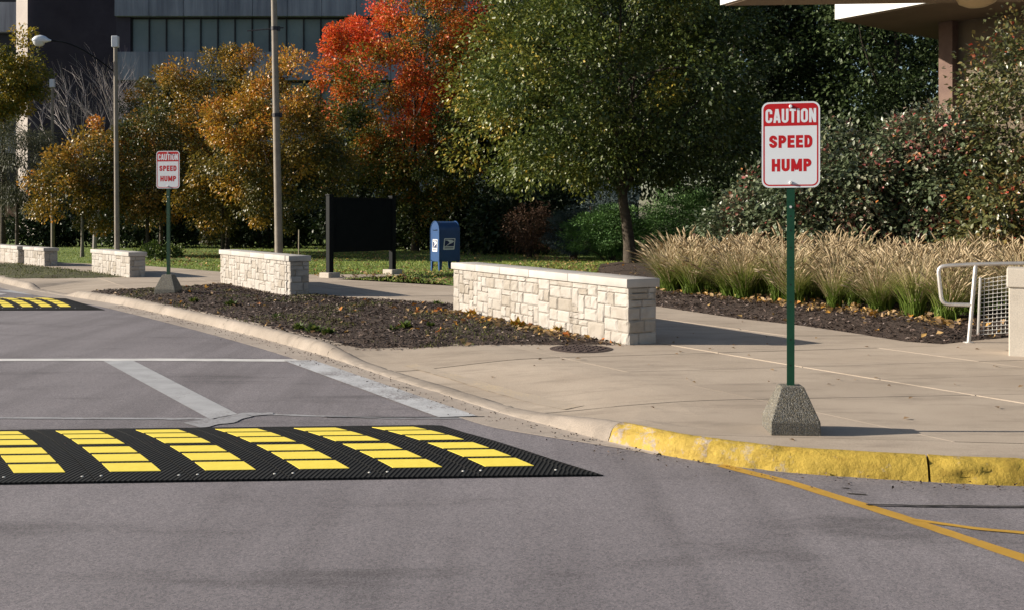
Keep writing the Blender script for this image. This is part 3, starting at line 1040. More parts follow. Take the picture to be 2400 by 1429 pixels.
for px, py, r in ((735, 775, .16), (700, 768, .13), (770, 780, .14), (540, 718, .14), (455, 709, .13), (372, 690, .12), (950, 772, .15), (920, 776, .10), (1010, 768, .09), (1025, 712, .12), (650, 745, .08)):
    weed(px, py, r, 55, False, 'low green weed growing through the dark mulch by the kerb', 'green weeds in the kerbside bed')
for px, py, r in ((1105, 735, .14), (1210, 762, .17), (1255, 752, .13), (1310, 770, .15)):
    weed(px, py, r, 45, True, 'yellow and orange wilting plant at the foot of the long wall', 'wilting plants along the long wall')


# ------------------------------------------------------------------ stone walls
def stone_mesh(rs, w, h, dep=0.06):
    """rough-faced block, front at +y 0 .. outwards -y"""
    xs = [0, 0.10 * w, 0.5 * w, 0.9 * w, w]
    zs = [0, 0.13 * h, 0.6 * h, 0.87 * h, h]
    V, F = [], []
    for j, z in enumerate(zs):
        for i, x in enumerate(xs):
            e = (i in (0, 4)) or (j in (0, 4))
            y = (0.006 if e else -rs.uniform(0.001, 0.012))
            V.append((x + rs.uniform(-.006, .006) * (0 if e else 1) + (rs.uniform(0, .004) if e else 0), y, z + rs.uniform(-.003, .003)))
    for j in range(4):
        for i in range(4):
            a = j * 5 + i
            F.append((a, a + 1, a + 6, a + 5))
    ring = [0, 1, 2, 3, 4, 9, 14, 19, 24, 23, 22, 21, 20, 15, 10, 5]
    n0 = len(V)
    for r_ in ring:
        V.append((V[r_][0], dep, V[r_][2]))
    m = len(ring)
    for k in range(m):
        F.append((ring[k], n0 + k, n0 + (k + 1) % m, ring[(k + 1) % m]))
    return V, F


def ashlar(rs, L, H, u):
    """random ashlar packing of a face: list of x, z, w, h"""
    nz = max(3, round(H / u))
    u_z = H / nz
    nx = max(3, round(L / u))
    u_x = L / nx
    g = [[0] * nx for _ in range(nz)]
    out = []
    for j in range(nz):
        for i in range(nx):
            if g[j][i]:
                continue
            free = 0
            while i + free < nx and not g[j][i + free]:
                free += 1
            h = min(rs.choice((1, 2, 2, 2, 3)), nz - j)
            w = min(rs.choice((2, 2, 3, 3, 4, 5)), free)
            if free - w == 1:
                w = free
            for jj in range(j, j + h):
                for ii in range(i, i + w):
                    if g[jj][ii]:
                        h = jj - j
                        break
                else:
                    continue
                break
            h = max(1, h)
            for jj in range(j, j + h):
                for ii in range(i, i + w):
                    g[jj][ii] = 1
            out.append((i * u_x, j * u_z, w * u_x, h * u_z))
    return out


def stone_wall(a, b, H, thick, unit, capseg, seed, label):
    """a: near front corner, b: far front corner; the front faces the road"""
    rs = random.Random(seed)
    L = math.hypot(b[0] - a[0], b[1] - a[1])
    ang = math.atan2(a[1] - b[1], a[0] - b[0])                    # local x runs from far to near
    w = empty('stone_wall', (b[0], b[1], 0.10), ang, label, 'wall', 'low limestone walls along the pavement')
    ct = 0.105
    Hs = H - ct + 0.02
    t = thick
    MB().box(0.024, L - 0.024, 0.024, t - 0.024, 0, Hs).build('mortar', 'mortar', w)
    gj = 0.005
    for x, z, sw, sh in ashlar(rs, L, Hs, unit):
        V, F = stone_mesh(rs, sw - gj, sh - gj)
        o = mk('stone', V, F, 'limestone', w)
        o.location = (x + gj / 2, 0.005 - rs.uniform(0, 0.008), z + gj / 2)
    for side, ox, rot in ((1, L, R(90)), (0, 0, R(-90))):
        z = 0.0
        k = 0
        hs = [rs.choice((unit * 1.0, unit * 1.5, unit * 2)) for _ in range(12)]
        while z < Hs - 0.03:
            h = min(hs[k], Hs - z)
            if Hs - z - h < 0.05:
                h = Hs - z
            s = rs.uniform(0.28, 0.72) * t
            for x0, x1 in ((0, s), (s, t)):
                V, F = stone_mesh(rs, x1 - x0 - gj, h - gj, 0.045)
                o = mk('stone', V, F, 'limestone', w)
                o.rotation_euler = (0, 0, rot)
                if side:
                    o.location = (L + rs.uniform(-.004, .004), x0 + gj / 2, z + gj / 2)
                else:
                    o.location = (rs.uniform(-.004, .004), t - x0 - gj / 2, z + gj / 2)
            z += h
            k += 1
    for x, z, sw, sh in ashlar(rs, L, Hs, unit * 2.2):
        V, F = stone_mesh(rs, sw - gj, sh - gj)
        o = mk('stone', V, F, 'limestone', w)
        o.rotation_euler = (0, 0, R(180))
        o.location = (L - x - gj / 2, t - 0.003, z + gj / 2)
    x = -0.03
    end = L + 0.03
    while x < end - 0.05:
        l = capseg * rs.uniform(0.8, 1.2)
        if end - x - l < capseg * 0.45:
            l = end - x
        MB().bbox(x + 0.003, x + l - 0.003, -0.035, t + 0.035, Hs + 0.001, Hs + ct + rs.uniform(-.002, .002), 0.008).build('cap_stone', 'cap_limestone', w, True)
        x += l
    return w


stone_wall(W3a, W3b, W3h, 0.40, 0.078, 1.05, 5, 'long pale limestone wall with its end beside the manhole cover')
stone_wall(W2a, W2b, W2h, 0.38, 0.08, 1.2, 6, 'pale limestone wall standing before the black notice board')
stone_wall(W1a, W1b, W1h, 0.40, 0.10, 1.2, 7, 'short pale limestone wall beside the curved-arm lamp post')
stone_wall(W0a, W0b, W0h, 0.40, 0.12, 1.0, 8, 'small far limestone wall at the slim straight lamp post')
stone_wall(WXa, WXb, WXh, 0.40, 0.14, 1.2, 9, 'farthest limestone wall, partly hidden behind a smaller wall')

# ------------------------------------------------------------------ speed humps
def speed_hump(tip, Ld, Wd, wl, H, pitch, tilew, cap, nmod, label, tile_off):
    Lx, Ly = Ld
    Wx, Wy = Wd
    root = empty('speed_hump', (tip[0], tip[1], 0.003), 0, label, 'speed hump', 'speed humps across the street')

    def prof(p):
        q = 1 - abs(2 * p - 1) ** 2.0
        return 0.012 + (H - 0.012) * max(0, q) ** 0.9

    def pt(a, b, dz, taper=None):
        z = prof(b / wl)
        if taper is not None:
            z = 0.006 + (z - 0.006) * taper
        return (-a * Lx + b * Wx, -a * Ly + b * Wy, z + dz)

    def grid(a0, a1, na, b0, b1, nb, dz, skirt, taper=None):
        V, F = [], []
        for i in range(na + 1):
            a = a0 + (a1 - a0) * i / na
            for j in range(nb + 1):
                b = b0 + (b1 - b0) * j / nb
                V.append(pt(a, b, dz, taper(a) if taper else None))
        m = nb + 1
        for i in range(na):
            for j in range(nb):
                F.append((i * m + j, (i + 1) * m + j, (i + 1) * m + j + 1, i * m + j + 1))
        ring = [i * m for i in range(na + 1)] + [na * m + j for j in range(1, nb + 1)] + [i * m + nb for i in range(na - 1, -1, -1)] + [j for j in range(nb - 1, 0, -1)]
        n0 = len(V)
        for r_ in ring:
            x, y, z = V[r_]
            V.append((x, y, max(0.0, z - skirt)))
        for k in range(len(ring)):
            k2 = (k + 1) % len(ring)
            F.append((ring[k], ring[k2], n0 + k2, n0 + k))
        return V, F

    # end piece that runs down to the road
    V, F = grid(0.0, cap, 10, 0, wl, 24, 0, 0.2, lambda a: math.sin(min(1, a / cap) * math.pi / 2))
    mk('end_piece', V, F, 'ribbed_rubber', root, True).data.set_sharp_from_angle(angle=R(35))
    g = 0.004
    V, F = grid(g, pitch - g, 2, 0, wl, 24, 0, 0.2)
    m0 = mk('rubber_module', V, F, 'ribbed_rubber', root, True)
    m0.data.set_sharp_from_angle(angle=R(35))
    tl = wl * 0.106
    gap = wl * 0.027
    mid = wl * 0.058
    b = (wl - 6 * tl - 4 * gap - mid) / 2
    tiles = []
    for k in range(6):
        V, F = grid(tile_off, tile_off + tilew, 1, b, b + tl, 4, 0.0025, 0.012)
        tiles.append(mk('reflective_tile', V, F, 'yellow_tile', m0))
        b += tl + (mid if k == 2 else gap)
    bolts = []
    for a, bb in ((0.10 * pitch, wl * .05), (0.90 * pitch, wl * .055), (0.9 * pitch, wl * .55), (0.1 * pitch, wl * .95)):
        x, y, z = pt(a, bb, 0)
        bolts.append(MB().lathe([(0.009, 0), (0.009, 0.003), (0.004, 0.005)], 8).build('bolt', 'cast_iron' if bb > wl * .5 else 'galvanised_wire', m0, loc=(x, y, z - 0.001)))
    m0.location = (-cap * Lx, -cap * Ly, 0)
    for q in range(1, nmod):
        c = again(m0, root, (-(cap + q * pitch) * Lx, -(cap + q * pitch) * Ly, 0))
        for t in tiles + bolts:
            again(t, c, t.location)
    return root


speed_hump((0.57, 6.40), (0.998, 0.057), (-0.585, 0.811), 1.90, 0.056, 0.585, 0.31, 0.18, 9, 'black rubber speed hump with yellow tiles near the yellow kerb', 0.14)
speed_hump((-7.22, 18.15), (0.999, 0.03), (-0.575, 0.818), 3.15, 0.075, 0.335, 0.185, 0.45, 13, 'distant black speed hump with yellow tiles beyond the crossing', 0.07)


# ------------------------------------------------------------------ lettering made of strokes
def arc(cx, cz, rx, rz, a0, a1, n=8):
    return [(cx + rx * math.cos(R(a0 + (a1 - a0) * k / n)), cz + rz * math.sin(R(a0 + (a1 - a0) * k / n))) for k in range(n + 1)]


def glyph(ch, w, t):
    """strokes (centre lines) in a box of width w, height 1, stroke t"""
    h = t / 2
    l, r_, b, u = h, w - h, h, 1 - h
    rx = (r_ - l) / 2
    cx = w / 2
    rz = min(rx, 0.24)
    if ch == 'C':
        return [[(r_, 0.64), (r_, u - rz)] + arc(cx, u - rz, rx, rz, 0, 180) + arc(cx, b + rz, rx, rz, 180, 360) + [(r_, 0.36)]]
    if ch == 'A':
        return [[(l * 0.9, 0), (cx - t * 0.12, 1)], [(w - l * 0.9, 0), (cx + t * 0.12, 1)], [(w * 0.24, 0.27), (w * 0.76, 0.27)]]
    if ch == 'U':
        return [[(l, 1), (l, b + rz)] + arc(cx, b + rz, rx, rz, 180, 360) + [(r_, 1)]]
    if ch == 'T':
        return [[(0, u), (w, u)], [(cx, 0), (cx, u)]]
    if ch == 'I':
        return [[(w / 2, 0), (w / 2, 1)]]
    if ch == 'O':
        return [arc(cx, u - rz, rx, rz, 0, 180) + arc(cx, b + rz, rx, rz, 180, 360) + [(r_, u - rz), (r_, u - rz + 0.01)]]
    if ch == 'N':
        return [[(l, 0), (l, 1)], [(r_, 0), (r_, 1)], [(l * 1.1, 0.98), (w - l * 1.1, 0.02)]]
    if ch == 'S':
        q = (u - b) / 4
        return [[(r_, 0.655)] + arc(cx, u - q, rx, q, 0, 200) + [(l + 0.03, 0.62), (cx, 0.5), (r_ - 0.03, 0.40)] + arc(cx, b + q, rx, q, 20, -180) + [(l, 0.345)]]
    if ch == 'P':
        q = 0.25
        return [[(l, 0), (l, 1)], [(l, u), (cx, u)] + arc(cx, u - q + h * .4, r_ - cx, q - h * .4, 90, -90) + [(l, 0.40 + h * .4 + .06)]]
    if ch == 'E':
        return [[(l, 0), (l, 1)], [(l, u), (w, u)], [(l, 0.51), (w * 0.92, 0.51)], [(l, b), (w, b)]]
    if ch == 'D':
        q = 0.3
        return [[(l, 0), (l, 1)], [(l, u), (cx * 0.9, u)] + arc(cx * 0.9, u - q, r_ - cx * 0.9, q, 90, 0) + arc(cx * 0.9, b + q, r_ - cx * 0.9, q, 0, -90) + [(l, b)]]
    if ch == 'H':
        return [[(l, 0), (l, 1)], [(r_, 0), (r_, 1)], [(l, 0.5), (r_, 0.5)]]
    if ch == 'M':
        return [[(l, 0), (l, 1)], [(r_, 0), (r_, 1)], [(l * 1.1, 0.96), (cx, 0.14)], [(w - l * 1.1, 0.96), (cx, 0.14)]]
    return []


def stroke(path, t):
    V, F = [], []
    n = len(path)
    for i, p in enumerate(path):
        d0 = Vector((path[i][0] - path[max(i - 1, 0)][0], path[i][1] - path[max(i - 1, 0)][1]))
        d1 = Vector((path[min(i + 1, n - 1)][0] - path[i][0], path[min(i + 1, n - 1)][1] - path[i][1]))
        if d0.length < 1e-6:
            d0 = d1
        if d1.length < 1e-6:
            d1 = d0
        d0.normalize()
        d1.normalize()
        m = (d0 + d1)
        m = m.normalized() if m.length > 1e-6 else d0
        nx = Vector((-m.y, m.x))
        k = 1 / max(0.5, nx.dot(Vector((-d0.y, d0.x))))
        V += [(p[0] + nx.x * t / 2 * k, p[1] + nx.y * t / 2 * k), (p[0] - nx.x * t / 2 * k, p[1] - nx.y * t / 2 * k)]
    for i in range(n - 1):
        F.append((2 * i, 2 * i + 1, 2 * i + 3, 2 * i + 2))
    return V, F


def letters(name, word, widths, height, total, cx, z0, y, mat, parent, t=0.24):
    """a word standing in the x-z plane, facing -y"""
    gapw = 0.10
    W_ = sum(widths[c] for c in word) + gapw * (len(word) - 1)
    sx = total / W_
    x = cx - total / 2
    V, F = [], []
    lay = 0
    for c in word:
        for path in glyph(c, widths[c] * sx / height, t * (sx / height) ** 0.3):
            lay += 1
            sv, sf = stroke(path, t * (sx / height) ** 0.3)
            n = len(V)
            V += [(x + a * height, y - 0.00007 * (lay % 4), z0 + min(1.0, max(0.0, b)) * height) for a, b in sv]
            F += [tuple(i + n for i in f) for f in sf]
        x += (widths[c] + gapw) * sx
    return mk(name, V, F, mat, parent)


def rrect(x0, x1, z0, z1, r, n=6, corners=(1, 1, 1, 1)):
    pts = []
    for k, (cx, cz, a) in enumerate(((x1 - r, z1 - r, 0), (x0 + r, z1 - r, 90), (x0 + r, z0 + r, 180), (x1 - r, z0 + r, 270))):
        if corners[k]:
            pts += [(cx + r * math.cos(R(a + 90 * q / n)), cz + r * math.sin(R(a + 90 * q / n))) for q in range(n + 1)]
        else:
            pts.append(((x1, z1), (x0, z1), (x0, z0), (x1, z0))[k])
    return pts


def plate(pts, y0, y1):
    """prism of an x-z outline between y0 (front) and y1"""
    n = len(pts)
    V = [(x, y0, z) for x, z in pts] + [(x, y1, z) for x, z in pts]
    F = [tuple(range(n))[::-1], tuple(range(n, 2 * n))] + [(i, (i + 1) % n, n + (i + 1) % n, n + i) for i in range(n)]
    return V, F


LW = {'C': .62, 'A': .66, 'U': .62, 'T': .58, 'I': .24, 'O': .64, 'N': .64, 'S': .62, 'P': .60, 'E': .55, 'D': .62, 'H': .64, 'M': .82}


def caution_sign(loc, rz, sc, label):
    r = empty('caution_sign', loc, rz, label, 'sign', 'speed hump warning signs')
    b, hb, ht, tp = 0.168 * sc, 0.090 * sc, 0.320 * sc, 0.076 * sc
    bm_ = bmesh.new()
    vs_ = []
    for z, h in ((0, b), (hb, b), (ht, tp)):
        vs_.append([bm_.verts.new((sx * h, sy * h, z)) for sx, sy in ((-1, -1), (1, -1), (1, 1), (-1, 1))])
    bm_.faces.new(vs_[0][::-1])
    bm_.faces.new(vs_[2])
    for q in range(2):
        for k in range(4):
            bm_.faces.new((vs_[q][k], vs_[q][(k + 1) % 4], vs_[q + 1][(k + 1) % 4], vs_[q + 1][k]))
    bmesh.ops.bevel(bm_, geom=bm_.edges[:], offset=0.006 * sc, segments=2, profile=0.5, affect='EDGES')
    bmobj('base_block', bm_, 'exposed_aggregate', r).rotation_euler = (0, 0, R(-3) - rz)
    # flanged channel post
    w, d = 0.026 * sc, 0.03 * sc
    ph = 2.10 * sc
    f = 0.004 * sc
    pr = [(-w, -d * .5), (w, -d * .5), (w, d * .5), (w - f, d * .5), (w - f, -d * .5 + f), (-w + f, -d * .5 + f), (-w + f, d * .5), (-w, d * .5)]
    post = MB().prism(pr, ht - 0.05 * sc, ph).build('post', 'post_green', r)
    MB().prism([(-w * 1.03, -d * .56), (w * 1.03, -d * .56), (w * 1.03, d * .45), (-w * 1.03, d * .45)], 1.60 * sc, 2.2 * sc).build('post_sleeve', 'post_green', r)
    for z in (0.46, 0.64, 0.90, 1.02, 1.14, 1.28, 1.40, 1.50):
        MB().tube([(0, -d * .5 - .0008, z * sc), (0, -d * .5 + .002, z * sc)], 0.006 * sc, 8).build('post_hole', 'post_hole', post)
    MB().tube([(0, -d * .56 - .005 * sc, 1.565 * sc), (0, -d * .5, 1.565 * sc)], 0.009 * sc, 8).build('bolt', 'bolt_metal', r)
    # face
    sw, z0, z1 = 0.197 * sc, 1.70 * sc, 2.30 * sc
    yb = -d * .56 - 0.001
    pl = MB().add(*plate(rrect(-sw, sw, z0, z1, 0.05 * sc), yb - 0.004, yb)).build('sign_plate', 'sign_white', r)
    y = yb - 0.004
    # red border ring
    o_, i_ = rrect(-sw + .011 * sc, sw - .011 * sc, z0 + .011 * sc, z1 - .011 * sc, .042 * sc), rrect(-sw + .021 * sc, sw - .021 * sc, z0 + .021 * sc, z1 - .021 * sc, .033 * sc)
    n = len(o_)
    V = [(x, y - 0.0002, z) for x, z in o_ + i_]
    mk('border', V, [(k, n + k, n + (k + 1) % n, (k + 1) % n) for k in range(n)], 'sign_red', pl)
    hp = rrect(-sw + .0205 * sc, sw - .0205 * sc, z1 - .168 * sc, z1 - .0205 * sc, .033 * sc, 6, (1, 1, 0, 0))
    mk('header', [(x, y - 0.0004, z) for x, z in hp], [tuple(range(len(hp)))[::-1]], 'sign_red', pl)
    letters('lettering', 'CAUTION', LW, 0.098 * sc, 0.342 * sc, 0.0, z1 - .146 * sc, y - 0.0007, 'sign_white', pl, 0.188)
    letters('lettering', 'SPEED', LW, 0.088 * sc, 0.292 * sc, 0.0, z1 - .322 * sc, y - 0.0003, 'sign_red', pl, 0.245)
    letters('lettering', 'HUMP', LW, 0.088 * sc, 0.268 * sc, 0.005 * sc, z1 - .487 * sc, y - 0.0003, 'sign_red', pl, 0.245)
    for z in (z1 - .032 * sc, z0 + .034 * sc):
        MB().tube([(0, y - 0.014 * sc, z), (0, y - 0.004 * sc, z), (0, y + 0.002, z)], [0.008 * sc, 0.012 * sc, 0.012 * sc], 10).build('bolt', 'bolt_metal' if z < 2 * sc else 'sign_white', r)
    return r


x, y = 1.955, 7.185
caution_sign((x, y, paveZ(x, y)), R(-14.0), 1.0, 'red and white caution sign on green post beside the yellow kerb')
x, y = G(395, 690, 0.15)
caution_sign((x, y, 0.145), R(-8), 1.21, 'red and white caution sign in the mulch bed near the pale kerb')

# ------------------------------------------------------------------ manhole cover
x, y = G(1362, 817.5, 0.12)
mh = empty('manhole_cover', (x, y, paveZ(x, y) + 0.0), 0, 'round rusty iron manhole cover in the pavement by the wall end', 'manhole cover')
MB().lathe([(0.36, -0.01), (0.36, 0.005), (0.335, 0.006), (0.335, 0.004)], 40).build('rim', 'cast_iron', mh)
MB().lathe([(0.325, -0.01), (0.325, 0.006), (0.318, 0.008)], 40).build('lid', 'cast_iron', mh)
st0 = None
for i in range(-3, 4):
    for j in range(-3, 4):
        px_, py_ = i * 0.088 + (0.044 if j % 2 else 0), j * 0.085
        if math.hypot(px_, py_) < 0.28:
            if st0 is None:
                st0 = MB().lathe([(0.036, 0.0), (0.033, 0.008), (0.024, 0.013)], 8).build('stud', 'cast_iron', mh, loc=(px_, py_, 0.0075))
            else:
                again(st0, mh, (px_, py_, 0.0075))

# ------------------------------------------------------------------ notice board
pL, pR = G(773, 651), G(920, 643)
bx, by = (pL[0] + pR[0]) / 2, (pL[1] + pR[1]) / 2
ang = math.atan2(pR[1] - pL[1], pR[0] - pL[0])
half = math.hypot(pR[0] - pL[0], pR[1] - pL[1]) / 2
nb = empty('notice_board', (bx, by, 0.10), ang, 'large black notice board on two dark posts with concrete footings', 'notice board')
for s in (-1, 1):
    MB().bbox(s * half - 0.07, s * half + 0.07, -0.07, 0.07, 0.1, 2.10, 0.008).build('post', 'board_post', nb, loc=(0, 0, 0))
    MB().bbox(s * half - 0.085, s * half + 0.085, -0.085, 0.085, 2.10, 2.14, 0.008).build('post_cap', 'board_post', nb)
    MB().bbox(s * half - 0.19, s * half + 0.19, -0.19, 0.19, -0.05, 0.15, 0.02).build('footing', 'precast', nb)
MB().bbox(-half + 0.072, half - 0.072, -0.05, 0.05, 0.66, 2.03, 0.008).build('panel', 'board_black', nb)
MB().box(-half + 0.16, half - 0.16, -0.058, -0.051, 0.75, 1.94).build('panel_face', 'board_black', nb)
MB().box(-half + 0.072, half - 0.072, -0.06, 0.06, 2.031, 2.07).build('head_rail', 'board_post', nb)

# ------------------------------------------------------------------ mailbox
mx, my = G(1043, 634)
mb_ = empty('mailbox', (mx, my, 0.105), R(30), 'blue rounded-top collection mailbox with white eagle emblem on the lawn', 'mailbox')
hl, hw, zt = 0.325, 0.29, 1.44          # half length (emblem side), half width (arched side)
prof = [(-hw, 0.28)] + [(hw * math.cos(R(180 - 180 * k / 14)), 1.15 + hw * math.sin(R(180 - 180 * k / 14))) for k in range(15)] + [(hw, 0.28)]
n = len(prof)
V = [(-hl, a, z) for a, z in prof] + [(hl, a, z) for a, z in prof]
F = [tuple(range(n)), tuple(range(n, 2 * n))[::-1]] + [(i, n + i, n + (i + 1) % n, (i + 1) % n) for i in range(n)]
body = mk('body', V, F, 'mail_blue', mb_, True)
body.data.set_sharp_from_angle(angle=R(30))
# rolled rim round both arched ends
for s in (-1, 1):
    MB().tube([(s * hl, a, z) for a, z in prof], 0.014, 6).build('rim', 'mail_blue', body)
for sx in (-1, 1):
    for sy in (-1, 1):
        MB().add([(sx * (hl - 0.0), sy * (hw - 0.0), 0), (sx * (hl - 0.07), sy * hw, 0), (sx * (hl - 0.07), sy * (hw - 0.012), 0), (sx * (hl - .012), sy * (hw - .012), 0), (sx * (hl - .012), sy * (hw - .07), 0), (sx * hl, sy * (hw - .07), 0),
                  (sx * (hl - 0.0), sy * (hw - 0.0), .32), (sx * (hl - 0.10), sy * hw, .32), (sx * (hl - 0.10), sy * (hw - 0.012), .32), (sx * (hl - .012), sy * (hw - .012), .32), (sx * (hl - .012), sy * (hw - .10), .32), (sx * hl, sy * (hw - .10), .32)],
                 [(0, 1, 7, 6), (1, 2, 8, 7), (2, 3, 9, 8), (3, 4, 10, 9), (4, 5, 11, 10), (5, 0, 6, 11), (0, 1, 2, 3, 4, 5)]).build('leg', 'mail_blue', mb_)


def emblem(parent, origin, xdir, w, h, nrm):
    """slanted white plate, blue field, white eagle head sweep, grey caption bar"""
    def P(u, v, lift):
        p = Vector(origin) + Vector(xdir) * (u * w + (v - .5) * 0.10 * w) + Vector((0, 0, v * h)) + Vector(nrm) * lift
        return p[:]
    def poly(name, pts, lift, mat):
        return mk(name, [P(u, v, lift) for u, v in pts], [tuple(range(len(pts)))], mat, parent)
    e = poly('emblem', [(0.04, 0), (0.96, 0), (1, .04), (1, .96), (.96, 1), (.04, 1), (0, .96), (0, .04)], 0.002, 'decal_white')
    poly('emblem_field', [(0.08, .30), (0.92, .30), (0.92, .92), (.08, .92)], 0.004, 'decal_blue').parent = e
    poly('emblem_eagle', [(.10, .86), (.34, .88), (.62, .86), (.86, .78), (.90, .70), (.72, .58), (.52, .50), (.24, .33), (.20, .33), (.42, .52), (.50, .60), (.44, .70), (.30, .80), (.10, .82)], 0.006, 'decal_white').parent = e
    poly('emblem_caption', [(.10, .10), (.90, .10), (.90, .23), (.10, .23)], 0.004, 'decal_grey').parent = e


emblem(body, (-0.185, -hw, 0.62), (1, 0, 0), 0.36, 0.33, (0, -1, 0))
emblem(body, (-hl, 0.16, 0.56), (0, -1, 0), 0.32, 0.36, (-1, 0, 0))
# pull-down hatch handle on the arched end
MB().tube([(-hl - 0.02, -0.16, 1.2), (-hl - 0.045, -0.12, 1.2), (-hl - 0.045, 0.12, 1.2), (-hl - 0.02, 0.16, 1.2)], 0.01, 6).build('hatch_handle', 'mail_blue', body)


# ------------------------------------------------------------------ lamp posts
def lamp_post(x, y, H, r0, r1, lean, label, box=True, arm=None, bands=(), rod=None):
    o = empty('lamp_post', (x, y, 0.10), 0, label, 'lamp post', 'street lamp posts along the lawn')
    o.rotation_euler = (0, lean, 0)
    n = 9
    MB().tube([(0, 0, H * k / n) for k in range(n + 1)], [r0 + (r1 - r0) * k / n for k in range(n + 1)], 14).build('pole', 'pole_weathered', o, True)
    MB().lathe([(r0 * 1.7, 0), (r0 * 1.7, 0.03), (r0 * 1.25, 0.10), (r0 * 1.02, 0.12)], 16).build('foot_plate', 'pole_weathered', o)
    if box:
        MB().bbox(-0.10, 0.10, -0.09, 0.09, H + 0.001, H + 0.36, 0.02).build('top_box', 'lamp_white', o)
    for z in bands:
        rr = r0 + (r1 - r0) * z / H
        MB().lathe([(rr + .012, z - .05), (rr + .012, z + .05)], 14).build('band', 'dark_band', o)
        MB().box(rr, rr + .07, -.03, .03, z - .06, z + .06).build('clamp', 'dark_band', o)
    if rod:
        z, l = rod
        MB().tube([(-l, 0, z - 0.05), (0.25, 0, z + .02)], 0.016, 6).build('banner_rod', 'dark_band', o)
    if arm:
        za, dx, dz = arm
        P = []
        for k in range(13):
            t = k / 12
            P.append((-dx * t, -0.1 * t, za + dz * math.sin(t * math.pi / 2)))
        a = MB().tube(P, 0.024, 8).build('arm', 'board_post', o, True)
        hx, hz = -dx, za + dz
        V, F = [], []
        prof_ = [(-0.02, .03, .03), (0.06, .06, .06), (0.18, .13, .15), (0.34, .19, .19), (0.48, .17, .15), (0.56, .10, .08), (0.59, .02, .02)]
        for u, ry, rz_ in prof_:
            for k in range(12):
                th = 2 * math.pi * k / 12
                c_, s_ = math.cos(th), math.sin(th)
                V.append((hx - u, -0.1 + ry * c_, hz + (rz_ * s_ if s_ > 0 else 0.35 * rz_ * s_)))
        for i_ in range(len(prof_) - 1):
            for k in range(12):
                F.append((i_ * 12 + k, i_ * 12 + (k + 1) % 12, (i_ + 1) * 12 + (k + 1) % 12, (i_ + 1) * 12 + k))
        hd = mk('lamp_head', V, F, 'lamp_white', o, True)
        MB().lathe([(0.02, -.15), (0.11, -.13), (0.165, -.07), (0.18, 0.0)], 14).build('lamp_bowl', 'lamp_glass', hd, True, loc=(hx - 0.38, -0.1, hz - 0.025))
    return o


lamp_post((655 - 1200) / 2400 * 28, 28, 9.4, 0.112, 0.07, R(-1.15), 'tall grey lamp post with banner rod behind the wall before the notice board', True, None, (4.35, 6.72), (6.72, 0.75))
lamp_post((275 - 1200) / 2400 * 32.5, 32.5, 6.96, 0.085, 0.058, R(-0.5), 'lamp post with a long curved arm and white lamp head', True, (6.15, 2.0, 1.02))
lamp_post((124 - 1200) / 2400 * 45, 45, 7.3, 0.085, 0.06, R(-0.2), 'slim straight lamp post with small white box on top', True, None, (3.6,))

# ------------------------------------------------------------------ handrail, wire panel, pillar
hx, hy = G(2270, 802)
hr = empty('handrail', (hx, hy, 0.10), 0, 'bent steel tube handrail with looped end beside the pillar', 'handrail')


def fillet(P, r, n=5):
    out = [Vector(P[0])]
    for a, b, c in zip(P[:-2], P[1:-1], P[2:]):
        a, b, c = Vector(a), Vector(b), Vector(c)
        p0, p1 = b + (a - b).normalized() * r, b + (c - b).normalized() * r
        for k in range(n + 1):
            t = k / n
            out.append(p0 * (1 - t) ** 2 + b * 2 * t * (1 - t) + p1 * t * t)
    out.append(Vector(P[-1]))
    return out


MB().tube(fillet([(1.9, -0.55, 1.02), (0.08, 0.0, 0.96), (-0.33, 0.10, 0.93), (-0.28, 0.10, 0.47), (0.05, 0.0, 0.47)], 0.09), 0.024, 10).build('rail', 'bare_steel', hr, True)
MB().tube([(0.0, 0, 0.0), (0.085, 0, 0.945)], 0.024, 10).build('post', 'bare_steel', hr, True)
MB().tube([(1.75, -0.5, -0.02), (1.75, -0.5, 1.0)], 0.024, 10).build('post', 'bare_steel', hr, True)
MB().lathe([(0.06, 0.0), (0.06, 0.012), (0.03, 0.016)], 14).build('foot_plate', 'bare_steel', hr, loc=(0, 0, 0.02))

wx, wy = G(2292, 787)
wp = empty('wire_panel', (wx, wy, 0.10), R(-9), 'galvanised wire mesh panel between the handrail and the pillar', 'wire panel')
MB().tube([(0, 0, -0.02), (0.03, 0, 0.76)], 0.017, 8).build('edge_post', 'bare_steel', wp)
MB().tube([(0.9, 0, -0.1), (0.9, 0, 0.93)], 0.017, 8).build('edge_post', 'bare_steel', wp)
for k in range(1, 17):
    xx = 0.03 + k * 0.052
    MB().tube([(xx - .012, 0, 0.03 + xx * .10), (xx, 0.004, 0.74 + xx * 0.15)], 0.0042, 5).build('wire', 'galvanised_wire', wp)
for k in range(15):
    t = k / 14
    MB().tube([(0.012, -.004, 0.04 + t * 0.69), (0.9, -.004, 0.12 + t * 0.75)], 0.0042, 5).build('wire', 'galvanised_wire', wp)
px0, py0 = G(2364, 834)
pil = empty('concrete_pillar', (px0, py0, 0.09), R(-27), 'square pale concrete pillar with overhanging cap at the ramp', 'pillar')
MB().bbox(0, 0.45, 0, 0.45, 0, 0.77, 0.012).build('shaft', 'precast', pil)
MB().bbox(-0.02, 0.47, -0.02, 0.47, 0.771, 0.98, 0.012).build('cap', 'precast', pil)


